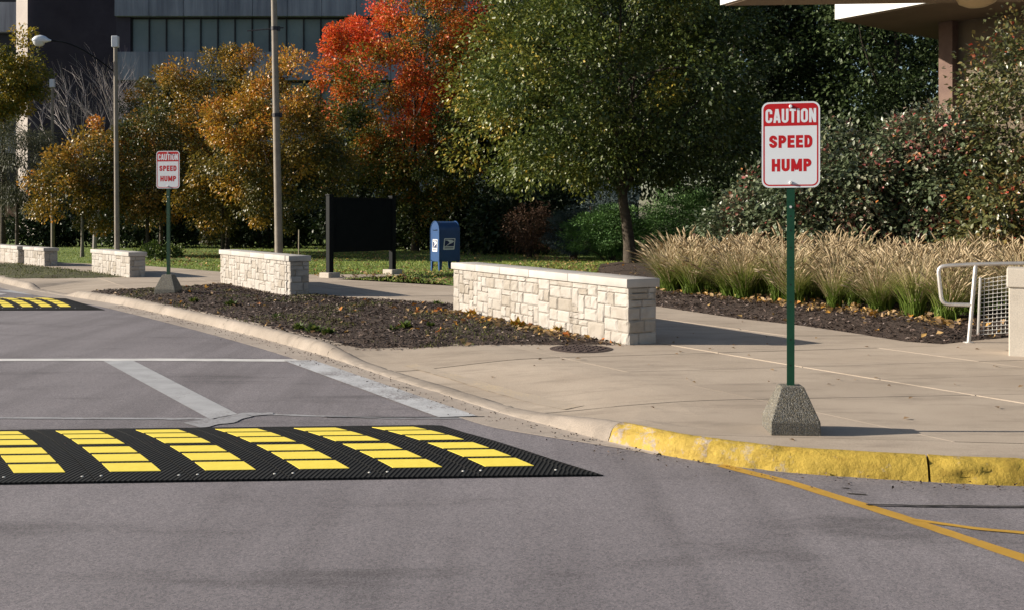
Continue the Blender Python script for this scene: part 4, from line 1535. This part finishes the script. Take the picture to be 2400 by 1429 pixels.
# ------------------------------------------------------------------ trees and shrubs
def crown(name, seed, c, rad, nclump, cr, per, L, Wd, mat, parent, colour=None, shell=0.45, droop=0.25, lump=0.18, squash=0.8, flat_bottom=None, up=0.5, spread=0.55, base_rnd=(0.0, 0.75), jitter=0.28):
    """leaf-sized faces grouped in clumps through an uneven ellipsoid; returns clump centres"""
    g = np.random.default_rng(seed)
    u = g.normal(size=(nclump, 3))
    u /= np.linalg.norm(u, axis=1, keepdims=True)
    ph = g.uniform(0, 6.28, 6)
    bulge = 1 + lump * (np.sin(3.1 * u[:, 0] + ph[0]) * np.cos(2.7 * u[:, 2] + ph[1]) + 0.7 * np.sin(5.3 * u[:, 1] + ph[2]) * np.sin(4.7 * u[:, 2] + ph[3])) + g.normal(0, lump * 0.35, nclump)
    rr = (shell + (1 - shell) * g.random(nclump) ** 0.55)
    C = u * rr[:, None] * bulge[:, None] * np.array(rad)
    if flat_bottom is not None:
        k = C[:, 2] < flat_bottom
        C[k, 2] = flat_bottom + g.uniform(0, 0.35, k.sum()) * abs(rad[2]) * 0.5
    n = nclump * per
    ci = np.repeat(np.arange(nclump), per)
    v = g.normal(size=(n, 3))
    v /= np.linalg.norm(v, axis=1, keepdims=True)
    rl = g.random(n) ** 0.45
    crs = (cr * g.uniform(0.65, 1.35, nclump))[ci]
    off = v * (rl * crs)[:, None]
    off[:, 2] *= squash
    P = C[ci] + off
    out = P / np.array(rad)
    out /= np.linalg.norm(out, axis=1, keepdims=True) + 1e-9
    ax = out * spread + v * 0.7 + g.normal(0, 0.45, (n, 3))
    ax[:, 2] -= droop
    nr = out * 0.45 + v * 0.85 + g.normal(0, 0.32, (n, 3))
    nr[:, 2] += up
    sz = g.uniform(0.65, 1.25, n)
    V, F = leaf_arrays(g, P, ax, nr, sz * L, sz * Wd)
    cv = g.uniform(base_rnd[0], base_rnd[1], nclump)
    if colour is not None:
        cv = colour(g, C / np.array(rad), cv)
    rv = np.clip(cv[ci] + g.normal(0, jitter * 0.5, n), 0, 1)
    mk(name, V, F, mat, parent, loc=c, rnd=np.repeat(rv, 2))
    return C + np.array(c)


def limbs(seed, parent, base_r, fork_z, targets, mat, count, top=None, lean=(0, 0), name='trunk', rb=0.35):
    rs = random.Random(seed)
    mb = MB()
    tz = top or fork_z * 1.6
    P = [(0, 0, -0.1), (lean[0] * .2 + rs.uniform(-.03, .03), lean[1] * .2, fork_z * 0.35), (lean[0] * .6, lean[1] * .6, fork_z * .7), (lean[0], lean[1], fork_z), (lean[0] * 1.2, lean[1] * 1.1, (fork_z + tz) / 2), (lean[0] * 1.3, lean[1] * 1.3, tz)]
    mb.tube(P, [base_r * 1.5, base_r, base_r * .9, base_r * .82, base_r * .5, base_r * .15], 10)
    pick = [targets[rs.randrange(len(targets))] for _ in range(count)]
    for t in pick:
        f = rs.uniform(0.0, 0.8)
        s = Vector((lean[0] * 1.1, lean[1] * 1.1, fork_z + (tz - fork_z) * f))
        e = Vector(t)
        m1 = s.lerp(e, 0.4) + Vector((rs.uniform(-.15, .15), rs.uniform(-.15, .15), rs.uniform(0.0, .35)))
        m2 = s.lerp(e, 0.75) + Vector((rs.uniform(-.2, .2), rs.uniform(-.2, .2), rs.uniform(0.0, .2)))
        r0 = base_r * rb * (1 - 0.5 * f)
        mb.tube([s, m1, m2, e], [r0, r0 * .7, r0 * .4, r0 * .15], 6, False)
    return mb.build(name, mat, parent, True)


def tree(name, seed, x, y, cz, rad, nclump, cr, per, L, Wd, mat, label, cat='tree', base_r=0.14, fork=1.8, bark='bark', ccx=0.0, group=None, nl=14, **kw):
    t = empty(name, (x, y, 0.10), 0, label, cat, group)
    C = crown('crown', seed, (ccx, 0, cz), rad, nclump, cr, per, L, Wd, mat, t, **kw)
    limbs(seed, t, base_r, fork, [tuple(p) for p in C], bark, nl, cz + rad[2] * 0.4, (ccx * .5, 0))
    return t


# large half-turned tree beside the ornamental grasses
tree('linden_tree', 21, 3.85, 33.0, 6.5, (4.9, 4.6, 4.9), 330, 0.80, 260, 0.135, 0.092, 'leaf_linden', 'large dense green tree turning yellow, trunk behind the long wall', base_r=0.19, fork=2.1, ccx=-0.55, nl=34,
     colour=lambda g, u, cv: np.clip(0.14 + 0.42 * g.random(len(cv)) + 0.25 * np.clip(-u[:, 0], -0.6, 1) + (g.random(len(cv)) < 0.05) * 0.3, 0, 1), jitter=0.28, shell=0.4, flat_bottom=-3.75)


def maple_colour(g, u, cv):
    f = 0.5 + 0.5 * np.sin(u[:, 0] * 4.2 + 1.3) * np.cos(u[:, 2] * 3.6 + 0.6) + 0.4 * u[:, 2] - 0.3 * u[:, 0]
    red = 0.16 + 0.62 * np.clip(f, 0, 1) + g.normal(0, 0.14, len(cv))
    low = 0.10 + 0.28 * g.random(len(cv))
    return np.clip(np.where((u[:, 2] < -0.35) & (g.random(len(cv)) < 0.68), low, red), 0.02, 1)


tree('red_maple', 22, -4.55, 48.0, 7.5, (4.1, 3.7, 5.7), 300, 0.70, 250, 0.125, 0.105, 'leaf_maple_red', 'tall maple with flame red and orange leaves behind the notice board', base_r=0.16, fork=1.9, colour=maple_colour, jitter=0.25, shell=0.5)
AM = dict(colour=lambda g, u, cv: np.clip(0.02 + 0.80 * g.random(len(cv)) ** 1.25 + 0.18 * u[:, 2] - 0.12 * u[:, 0], 0, 1), jitter=0.32, shell=0.5, lump=0.28)
tree('amber_tree', 23, -8.75, 38.0, 4.25, (2.25, 1.9, 2.7), 105, 0.56, 240, 0.11, 0.085, 'leaf_amber', 'golden brown tree close behind the tall banner lamp post', base_r=0.085, fork=1.6, **AM)
tree('amber_tree', 24, -12.1, 43.5, 5.5, (2.4, 2.0, 3.6), 130, 0.60, 240, 0.115, 0.09, 'leaf_amber', 'tall golden brown tree rising in front of the window band', base_r=0.09, fork=1.7, **AM)
DA = dict(colour=lambda g, u, cv: np.clip(0.1 + 0.75 * g.random(len(cv)), 0, 1), jitter=0.3, shell=0.5, lump=0.28)
tree('amber_tree', 25, -16.1, 47.0, 5.0, (1.7, 1.6, 3.3), 90, 0.54, 230, 0.115, 0.09, 'leaf_dark_amber', 'narrow dark green and bronze tree before the concrete facade', base_r=0.085, fork=1.6, **DA)
tree('amber_tree', 26, -14.6, 41.0, 3.6, (2.0, 1.7, 2.2), 85, 0.52, 230, 0.11, 0.085, 'leaf_dark_amber', 'bronze tree with mixed green leaves right of the curved-arm lamp', base_r=0.075, fork=1.5, **DA)
tree('amber_tree', 27, -17.0, 40.5, 3.1, (1.6, 1.5, 1.85), 70, 0.5, 220, 0.11, 0.085, 'leaf_amber', 'small golden tree with pale slender trunk left of the curved-arm lamp', base_r=0.06, fork=1.5, bark='bark_pale', **AM)
tree('amber_tree', 30, -11.2, 39.6, 3.4, (1.7, 1.5, 2.0), 70, 0.5, 220, 0.11, 0.085, 'leaf_amber', 'low golden tree hanging behind the caution sign in the mulch bed', base_r=0.065, fork=1.5, **AM)
tree('yellow_tree', 28, -22.6, 45.5, 7.4, (1.85, 1.7, 2.3), 95, 0.56, 220, 0.12, 0.09, 'leaf_yellowgreen', 'upright yellow-green tree with forked trunk at the pale pier', base_r=0.1, fork=4.4, shell=0.3, jitter=0.4, base_rnd=(0.3, 0.95))
tree('feathery_tree', 29, -20.3, 42.0, 3.7, (1.8, 1.6, 2.0), 150, 0.5, 80, 0.17, 0.035, 'leaf_greygreen', 'feathery grey-green drooping tree beside the slim lamp post', base_r=0.08, fork=1.3, droop=1.0, jitter=0.4)


def bare_tree(x, y, seed, label):
    t = empty('bare_tree', (x, y, 0.1), 0, label, 'tree')
    rs = random.Random(seed)
    mb = MB()
    tw = MB()

    def grow(p, d, l, r, depth):
        e = p + d * l
        m = p.lerp(e, 0.5) + Vector((rs.uniform(-1, 1), rs.uniform(-1, 1), rs.uniform(-1, 1))) * l * 0.06
        (mb if depth < 3 else tw).tube([p, m, e], [r, r * .85, r * .65], 5 if depth < 3 else 3, False)
        if depth > 5:
            return
        for k in range(3 if depth < 5 else 2):
            ax = Vector((rs.gauss(0, 1), rs.gauss(0, 1), rs.gauss(0, 1))).normalized()
            nd = (d + ax * 0.52 + Vector((0, 0, 0.12))).normalized()
            grow(p.lerp(e, rs.uniform(0.55, 1.0)), nd, l * rs.uniform(0.66, 0.86), r * 0.58, depth + 1)
    mb.tube([(0, 0, -.1), (0.05, 0, 1.5)], [0.13, 0.10], 8)
    for k in range(4):
        a = k * 1.7
        grow(Vector((0.05, 0, 1.4)), Vector((math.cos(a) * .34, math.sin(a) * .34, 1)).normalized(), 2.85, 0.075, 1)
    mb.build('trunk', 'bark_bare', t)
    tw.build('twigs', 'bark_bare', t)


bare_tree(-21.2, 52.0, 5, 'leafless grey tree with fine bare twigs before the dark brick wall')

# darker growth behind
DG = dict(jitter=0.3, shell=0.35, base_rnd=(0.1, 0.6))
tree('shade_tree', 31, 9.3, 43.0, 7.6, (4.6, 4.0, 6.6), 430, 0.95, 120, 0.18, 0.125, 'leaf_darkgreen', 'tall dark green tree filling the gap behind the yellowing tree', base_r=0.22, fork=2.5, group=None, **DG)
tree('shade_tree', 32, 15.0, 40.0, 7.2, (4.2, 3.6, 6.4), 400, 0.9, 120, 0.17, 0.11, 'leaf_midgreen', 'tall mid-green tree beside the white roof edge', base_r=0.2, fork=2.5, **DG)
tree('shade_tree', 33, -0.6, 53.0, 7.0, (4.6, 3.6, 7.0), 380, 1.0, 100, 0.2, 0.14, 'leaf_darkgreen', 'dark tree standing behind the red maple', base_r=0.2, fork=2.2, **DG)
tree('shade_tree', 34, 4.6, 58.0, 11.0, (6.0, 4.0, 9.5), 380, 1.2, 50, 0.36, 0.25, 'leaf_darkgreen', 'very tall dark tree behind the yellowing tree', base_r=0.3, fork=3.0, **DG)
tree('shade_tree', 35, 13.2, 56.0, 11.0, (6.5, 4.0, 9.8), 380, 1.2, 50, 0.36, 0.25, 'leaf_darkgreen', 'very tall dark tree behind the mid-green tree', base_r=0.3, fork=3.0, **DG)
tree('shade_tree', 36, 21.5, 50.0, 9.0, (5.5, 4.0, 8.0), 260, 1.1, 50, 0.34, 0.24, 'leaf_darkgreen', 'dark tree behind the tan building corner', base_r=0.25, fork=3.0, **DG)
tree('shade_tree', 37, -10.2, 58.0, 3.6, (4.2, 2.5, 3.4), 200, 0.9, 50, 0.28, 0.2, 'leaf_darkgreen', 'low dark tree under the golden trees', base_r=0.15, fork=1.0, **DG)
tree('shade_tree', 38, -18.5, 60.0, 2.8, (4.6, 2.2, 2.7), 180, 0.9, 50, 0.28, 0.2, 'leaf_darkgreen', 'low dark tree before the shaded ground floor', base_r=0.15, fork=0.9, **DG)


def shrub(name, seed, x, y, cz, rad, nclump, cr, per, L, Wd, mat, label, group=None, stems=8, bark='bark', cat='shrub', **kw):
    t = empty(name, (x, y, 0.12), 0, label, cat, group)
    C = crown('foliage', seed, (0, 0, cz), rad, nclump, cr, per, L, Wd, mat, t, flat_bottom=-cz + 0.25, **kw)
    rs = random.Random(seed)
    mb = MB()
    for k in range(stems):
        p = C[rs.randrange(len(C))]
        mb.tube([(rs.uniform(-.15, .15), rs.uniform(-.15, .15), -0.1), (p[0] * .4, p[1] * .4, max(0.1, p[2] * .5)), tuple(p)], [0.035, 0.024, 0.008], 5, False)
    mb.build('stems', bark, t)
    return t


VB = dict(jitter=0.32, shell=0.45, base_rnd=(0.05, 0.72), droop=0.45, squash=0.9)
gV = 'glossy shrubs behind the ornamental grasses'
shrub('glossy_shrub', 41, 5.5, 23.4, 1.15, (1.0, 1.0, 1.15), 110, 0.36, 80, 0.115, 0.075, 'leaf_viburnum', 'small glossy purple-tinged shrub behind the caution sign post', gV, **VB)
shrub('glossy_shrub', 42, 7.15, 22.4, 1.75, (1.45, 1.3, 1.75), 220, 0.42, 90, 0.115, 0.075, 'leaf_viburnum', 'large shrub with shiny grey-green and dark red leaves right of the sign', gV, **VB)
shrub('glossy_shrub', 43, 9.0, 22.0, 2.0, (1.6, 1.4, 2.0), 250, 0.44, 90, 0.115, 0.075, 'leaf_viburnum', 'big glossy shrub below the white roof edge', gV, **VB)
shrub('berry_shrub', 44, 10.7, 21.0, 2.7, (1.7, 1.5, 2.75), 270, 0.46, 90, 0.105, 0.07, 'leaf_viburnum_red', 'tall shrub with orange-red leaves in front of the tan wall', gV, **VB)
shrub('berry_shrub', 45, 9.6, 19.6, 1.35, (1.2, 1.0, 1.25), 120, 0.4, 55, 0.12, 0.07, 'leaf_viburnum_red', 'lower reddish shrub above the handrail', gV, **VB)
JN = dict(jitter=0.4, shell=0.3, droop=0.05, spread=0.9, up=0.5, squash=0.38)
shrub('juniper', 46, 3.6, 37.0, 0.95, (1.5, 1.2, 1.1), 110, 0.42, 190, 0.10, 0.030, 'needle_juniper', 'spreading green juniper left of the tree trunk', None, **JN)
shrub('juniper', 47, 6.3, 36.5, 1.2, (1.9, 1.4, 1.3), 160, 0.46, 190, 0.10, 0.030, 'needle_juniper', 'larger spreading juniper right of the tree trunk', None, **JN)
shrub('blue_spruce', 48, 2.35, 38.6, 0.95, (1.1, 0.9, 1.1), 110, 0.30, 150, 0.07, 0.022, 'needle_spruce', 'low blue-grey spruce in front of the dark trees', None, **JN)
shrub('blue_spruce', 49, 4.0, 40.5, 1.4, (1.4, 1.2, 1.5), 70, 0.5, 100, 0.14, 0.03, 'needle_spruce', 'shaded blue spruce behind the tree trunk', None, **JN)
shrub('russet_shrub', 50, 0.75, 40.0, 1.05, (1.05, 0.8, 1.1), 75, 0.36, 70, 0.11, 0.03, 'twig_russet', 'russet brown shrub beside the blue spruce', None, jitter=0.4, shell=0.3)
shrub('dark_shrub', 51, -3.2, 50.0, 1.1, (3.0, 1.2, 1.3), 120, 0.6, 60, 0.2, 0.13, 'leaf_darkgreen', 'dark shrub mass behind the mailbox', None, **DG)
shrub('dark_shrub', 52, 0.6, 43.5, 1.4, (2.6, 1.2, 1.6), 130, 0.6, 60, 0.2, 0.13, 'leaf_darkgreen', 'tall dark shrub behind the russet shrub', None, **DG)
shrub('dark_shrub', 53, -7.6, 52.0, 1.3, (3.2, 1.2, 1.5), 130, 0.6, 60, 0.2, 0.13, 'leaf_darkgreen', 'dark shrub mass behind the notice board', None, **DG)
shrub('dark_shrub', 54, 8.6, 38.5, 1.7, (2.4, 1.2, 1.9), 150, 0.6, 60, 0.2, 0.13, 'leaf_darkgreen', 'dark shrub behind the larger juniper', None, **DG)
shrub('dark_shrub', 60, -13, 53, 1.2, (3.2, 1.1, 1.4), 120, 0.6, 60, 0.2, 0.13, 'leaf_darkgreen', 'added low dark shrub in place of shade under the window band', None, **DG)  # added with the next two: dark foliage standing in for the building's shaded foot
shrub('dark_shrub', 61, -19, 54, 1.2, (3.2, 1.1, 1.4), 120, 0.6, 60, 0.2, 0.13, 'leaf_darkgreen', 'added low dark shrub in place of shade left of the golden trees', None, **DG)
shrub('dark_shrub', 62, -25, 56, 1.2, (3, 1.1, 1.4), 120, 0.6, 60, 0.2, 0.13, 'leaf_darkgreen', 'added low dark shrub in place of shade below the brick wing', None, **DG)
shrub('lawn_bush', 55, -12.6, 36.5, 0.3, (0.75, 0.4, 0.3), 30, 0.2, 50, 0.1, 0.06, 'weed_leaf', 'small bright green bush on the lawn behind the wall', None, stems=3)
MB().tube([(0, 0, 0), (0.01, 0, 1.15)], 0.025, 6).build('wooden_stake', 'wood_stake', None, loc=((700 - 1200) / 2400 * 36.0, 36.0, 0.09))
tag(bpy.data.objects['wooden_stake'], 'thin pale wooden stake standing in the lawn before the dark shrubs', 'stake')


# ------------------------------------------------------------------ ornamental grasses
def grass_variant(seed):
    g = np.random.default_rng(seed)
    n = 320
    seg = 4
    a = g.uniform(0, 2 * np.pi, n)
    le = g.uniform(0.55, 0.98, n)
    arch = g.uniform(0.25, 1.0, n)
    b0 = g.normal(0, 0.06, (n, 2))
    V = np.empty((n, seg + 1, 2, 3), np.float32)
    for k in range(seg + 1):
        t = k / seg
        th = 0.12 + arch * t * 1.35
        rad = le * (t * np.sin(th * 0.75))
        z = le * t * np.cos(th * 0.62)
        w = 0.0085 * (1 - 0.75 * t)
        px_ = b0[:, 0] + np.cos(a) * rad
        py_ = b0[:, 1] + np.sin(a) * rad
        for s in (0, 1):
            V[:, k, s, 0] = px_ - np.sin(a) * w * (s * 2 - 1)
            V[:, k, s, 1] = py_ + np.cos(a) * w * (s * 2 - 1)
            V[:, k, s, 2] = z
    idx = np.arange(n * (seg + 1) * 2).reshape(n, seg + 1, 2)
    F = np.stack([idx[:, :-1, 0], idx[:, :-1, 1], idx[:, 1:, 1], idx[:, 1:, 0]], axis=-1).reshape(-1, 4)
    rb = np.repeat(g.uniform(0, 1, n), seg)
    m = 70
    a = g.uniform(0, 2 * np.pi, m)
    lean = g.uniform(0.05, 0.85, m)
    st = 0.5 + 0.52 * g.random(m) ** 0.6
    pv, pf, pr = [], [], []
    for i in range(m):
        d = Vector((math.cos(a[i]) * lean[i], math.sin(a[i]) * lean[i], 1)).normalized()
        s = Vector((0, 0, 0)) + d * st[i]
        dd = (d + Vector((math.cos(a[i]), math.sin(a[i]), -.2)) * 0.35).normalized()
        side = dd.cross(Vector((0.3, 0.5, 0.8))).normalized()
        oth = dd.cross(side)
        pl = g.uniform(0.13, 0.2)
        rr_ = g.uniform(0.010, 0.016)
        n0 = len(pv)
        for t, r_ in ((0, .3), (.25, 1), (.6, .9), (1, .1)):
            c = s + dd * (pl * t) + Vector((0, 0, -0.03 * t * t))
            for k in range(5):
                th = k * 2 * math.pi / 5 + t * 2
                pv.append((c + (side * math.cos(th) + oth * math.sin(th)) * rr_ * r_ * (1.25 if k % 2 else 0.8))[:])
        for q in range(3):
            for k in range(5):
                pf.append((n0 + q * 5 + k, n0 + q * 5 + (k + 1) % 5, n0 + (q + 1) * 5 + (k + 1) % 5, n0 + (q + 1) * 5 + k))
                pr.append(i)
        # thin stem
        n0 = len(pv)
        p0 = d * 0.3
        for c in (p0, s):
            for sgn in (-1, 1):
                pv.append((c + side * 0.0025 * sgn)[:])
        pf.append((n0, n0 + 1, n0 + 3, n0 + 2))
        pr.append(i)
    cv = g.uniform(0, 1, m)
    return (V.reshape(-1, 3), F, rb), (np.array(pv), np.array(pf), cv[np.array(pr)])


GV = [grass_variant(100 + k) for k in range(4)]
GM = []
rs = random.Random(77)
front = []
f0, f1 = G(1545, 690), G(2262, 768)
spots = []
for row in range(8):
    nrow = 11 + row
    for k in range(nrow):
        t = (k + 0.5 * (row % 2)) / (nrow - 1)
        bxx = f0[0] + (f1[0] - f0[0]) * t * (1 + row * 0.10) - (0.15 * row if t < 0.3 else 0)
        byy = f0[1] + (f1[1] - f0[1]) * t
        xx = bxx + row * 0.62 * 0.55 + rs.uniform(-.24, .24)
        yy = byy + row * 0.62 * 0.80 + rs.uniform(-.24, .24)
        if row > 5 and t < 0.25:
            continue
        if xx > 0.56 * yy + 0.5 or not inside(bed2_poly, xx, yy):
            continue
        spots.append((xx, yy, row))
for i, (xx, yy, row) in enumerate(spots):
    k = i % 4
    lab = 'clump of tan fountain grass with green base in the front row' if row == 0 else 'clump of tan fountain grass behind the front row'
    r_ = empty('fountain_grass_clump', (xx, yy, Z2(xx, yy) - 0.03), rs.uniform(0, 6.28), lab, 'ornamental grass', 'fountain grasses, front row' if row == 0 else 'fountain grasses behind the front row')
    s_ = rs.uniform(0.80, 1.16)
    if len(GM) < 4:
        bl, pl = GV[k]
        o1 = mk('blades', bl[0], bl[1], 'fountain_blade', r_, rnd=bl[2])
        o2 = mk('plumes', pl[0], pl[1], 'plume', r_, rnd=pl[2])
        GM.append((o1, o2))
    else:
        o1, o2 = again(GM[k][0], r_), again(GM[k][1], r_)
    o1.scale = o2.scale = (s_ * rs.uniform(0.85, 1.25), s_ * rs.uniform(0.85, 1.25), s_ * rs.uniform(0.85, 1.08))
    r_.rotation_euler = (rs.uniform(-.13, .13), rs.uniform(-.13, .13), rs.uniform(0, 6.28))

# ------------------------------------------------------------------ far building
FY = 75.0
S_ = FOC / FY
ob = empty('office_building', (0, FY, 0), 0, 'long shaded concrete office block with dark window bands', 'building')
X = lambda px: (px - 1200) / S_
Zp = lambda py: EYE + (HOR - py) / S_
x0, x1 = X(268), X(1500)
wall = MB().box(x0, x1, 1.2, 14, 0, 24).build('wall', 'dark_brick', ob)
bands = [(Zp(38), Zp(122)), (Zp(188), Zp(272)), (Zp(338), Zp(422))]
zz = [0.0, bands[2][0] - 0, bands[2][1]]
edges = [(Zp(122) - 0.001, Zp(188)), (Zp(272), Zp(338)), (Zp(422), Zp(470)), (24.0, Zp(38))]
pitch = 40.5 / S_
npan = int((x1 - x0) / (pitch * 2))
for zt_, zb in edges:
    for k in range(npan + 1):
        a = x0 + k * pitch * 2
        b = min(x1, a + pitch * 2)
        MB().box(a + .015, b - .015, 0, 1.19, zb, zt_ - 0.0).build('concrete_panel', 'facade_concrete_sky_tint', ob)
pane0 = None
wx0 = X(303)
for zt_, zb in bands:
    MB().box(x0 + 0.0, wx0 - .06, 0.35, 1.18, zb + .005, zt_ - .005).build('brick_return', 'dark_brick', ob)
    MB().box(wx0 - .05, x1, 0.55, 0.60, zt_ - 0.12, zt_ - .006).build('window_head', 'mullion', ob)
    for k in range(28):
        a = wx0 + k * pitch
        if pane0 is None:
            pane0 = MB().box(0.04, pitch - 0.04, 0.62, 0.66, 0.06, zt_ - zb - 0.14).build('window_pane', 'pane_glass', ob, loc=(a, 0, zb))
            mul0 = MB().box(-0.04, 0.04, 0.50, 0.72, 0.01, zt_ - zb - .01).build('mullion', 'mullion', ob, loc=(a, 0, zb))
        else:
            again(pane0, ob, (a, 0, zb))
            again(mul0, ob, (a, 0, zb))
MB().box(x0, x1, 0.8, 1.18, 0, Zp(470)).build('ground_floor_glazing', 'mullion', ob)

ob2 = empty('brick_wing', (0, 82, 0), 0, 'dark brick wing with pale concrete pier left of the office block', 'building')
S2 = FOC / 82
X2 = lambda px: (px - 1200) / S2
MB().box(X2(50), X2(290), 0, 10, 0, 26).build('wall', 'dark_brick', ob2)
for za, zb, m_ in ((Zp(66) * 1.06, Zp(10) * 1.09, 'facade_concrete_sky_tint'), (Zp(200), Zp(150), 'facade_concrete_sky_tint'), (Zp(345), Zp(290), 'facade_concrete_sky_tint'), (Zp(525), Zp(480), 'brick_column')):
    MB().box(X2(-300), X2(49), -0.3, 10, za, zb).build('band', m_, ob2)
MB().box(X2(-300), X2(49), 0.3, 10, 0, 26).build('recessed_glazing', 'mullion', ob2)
V = []
for z, wd in ((0, 1.75), (1.2, 1.5), (3.2, 1.12), (5.0, 1.0), (26, 1.0)):
    L_ = 1.33 * wd
    V += [(-38.25, -3.0, z), (-38.25 + 0.88 * L_, -3.0 - 0.47 * L_, z), (-38.25 + 0.88 * L_ - 0.8, -1.4 - 0.47 * L_, z), (-38.25, -1.6, z)]
FF = [(0, 3, 2, 1), (16, 17, 18, 19)] + [(q * 4 + k, q * 4 + (k + 1) % 4, q * 4 + 4 + (k + 1) % 4, q * 4 + 4 + k) for q in range(4) for k in range(4)]
mk('pier', V, FF, 'pier_concrete', ob2)

# ------------------------------------------------------------------ tan building at the right, entrance canopy overhead
tb = empty('tan_building', (8.87, 28.0, 0), math.atan2(-0.8, 0.6), 'tan brick building corner with deep white roof edge', 'building')
# local x runs along the roof edge towards the viewer, local y back into the building
zs = EYE + (HOR - 47) / (FOC / 28.0)
MB().box(0.05, 15.9, 0.05, 13.9, zs - 0.03, zs - 0.001).build('soffit', 'soffit', tb)
MB().box(-0.02, 16.02, -0.04, 14, zs, zs + 0.95).build('roof_edge', 'fascia_white', tb)
MB().box(5.2, 5.22, -0.043, -0.041, zs + 0.13, zs + 0.94).build('roof_joint', 'mullion', tb)
MB().box(1.9, 16, 2.75, 13.5, 0, zs - .032).build('wall', 'tan_wall', tb)
MB().box(1.55, 1.95, 2.45, 2.85, 0, zs - .034).build('corner_column', 'brick_column', tb)
MB().box(4.6, 6.2, 2.70, 2.76, 3.2, 5.4).build('window', 'car_glass', tb)

cn = empty('entrance_canopy', (0, 0, 0), 0, 'white edged flat canopy overhead at the top right corner', 'canopy')
cz = EYE + (HOR - 12) / (FOC / 14.0)
pts = [(2.876, 14.0), (5.2, 9.34), (16, 8.4), (16, 12.9), (6.87, 13.73)]
MB().prism([(p[0] - (p[0] - 9.5) * 0.006, p[1] - (p[1] - 11.5) * 0.012) for p in pts], cz - 0.02, cz - 0.001).build('soffit', 'soffit', cn)
cxm, cym = 9.5, 11.5
MB().prism([(p[0] + (p[0] - cxm) * 0.004, p[1] + (p[1] - cym) * 0.006) for p in pts], cz, cz + 0.65).build('roof_edge', 'fascia_white', cn)
MB().box(11.5, 11.9, 9.6, 10.0, 0.05, cz - .022).build('column', 'precast', cn)
gx, gy = (2290 - 1200) / 2400 * 13.2, 13.2
MB().lathe([(0.02, 0.12), (0.14, 0.10), (0.22, 0.05), (0.25, -0.01), (0.22, -0.07), (0.12, -0.115), (0.02, -0.13)][::-1], 20).build('globe_light', 'globe', cn, True, loc=(gx, gy, cz - .075))

# ------------------------------------------------------------------ parked car far left
cr_ = empty('parked_car', (-28.9, 59.0, 0.10), 0, 'dark parked car by the pale pier', 'car')
prof_c = [(-4.3, .35), (-4.3, .95), (-3.9, 1.05), (-3.2, 1.12), (-2.5, 1.62), (-0.9, 1.65), (-0.15, 1.12), (0.0, 1.05), (0.02, .35)]
nn = len(prof_c)
V = [(x_, -0.88, z_) for x_, z_ in prof_c] + [(x_, 0.88, z_) for x_, z_ in prof_c]
mk('body', V, [tuple(range(nn))[::-1], tuple(range(nn, 2 * nn))] + [(i, (i + 1) % nn, nn + (i + 1) % nn, nn + i) for i in range(nn)], 'car_paint', cr_)
for a, b in ((-2.6, -1.75), (-1.65, -0.75)):
    MB().add([(a - .3 if a < -2 else a, -.886, 1.14), (b if b < -1 else b + .45, -.886, 1.14), (b if b < -1 else b - .05, -.886, 1.55), (a, -.886, 1.55)], [(0, 1, 2, 3)]).build('side_window', 'car_glass', cr_)
MB().box(-4.32, 0.06, -0.90, -0.88, 0.38, 0.5).build('sill_trim', 'chrome', cr_)
for wx_ in (-3.4, -0.8):
    MB().tube([(wx_, -0.9, 0.33), (wx_, -0.66, 0.33)], 0.33, 18).build('wheel', 'tyre', cr_)
MB().box(0.021, 0.06, -0.8, -0.5, 0.8, 0.95).build('tail_light', 'sign_red', cr_)
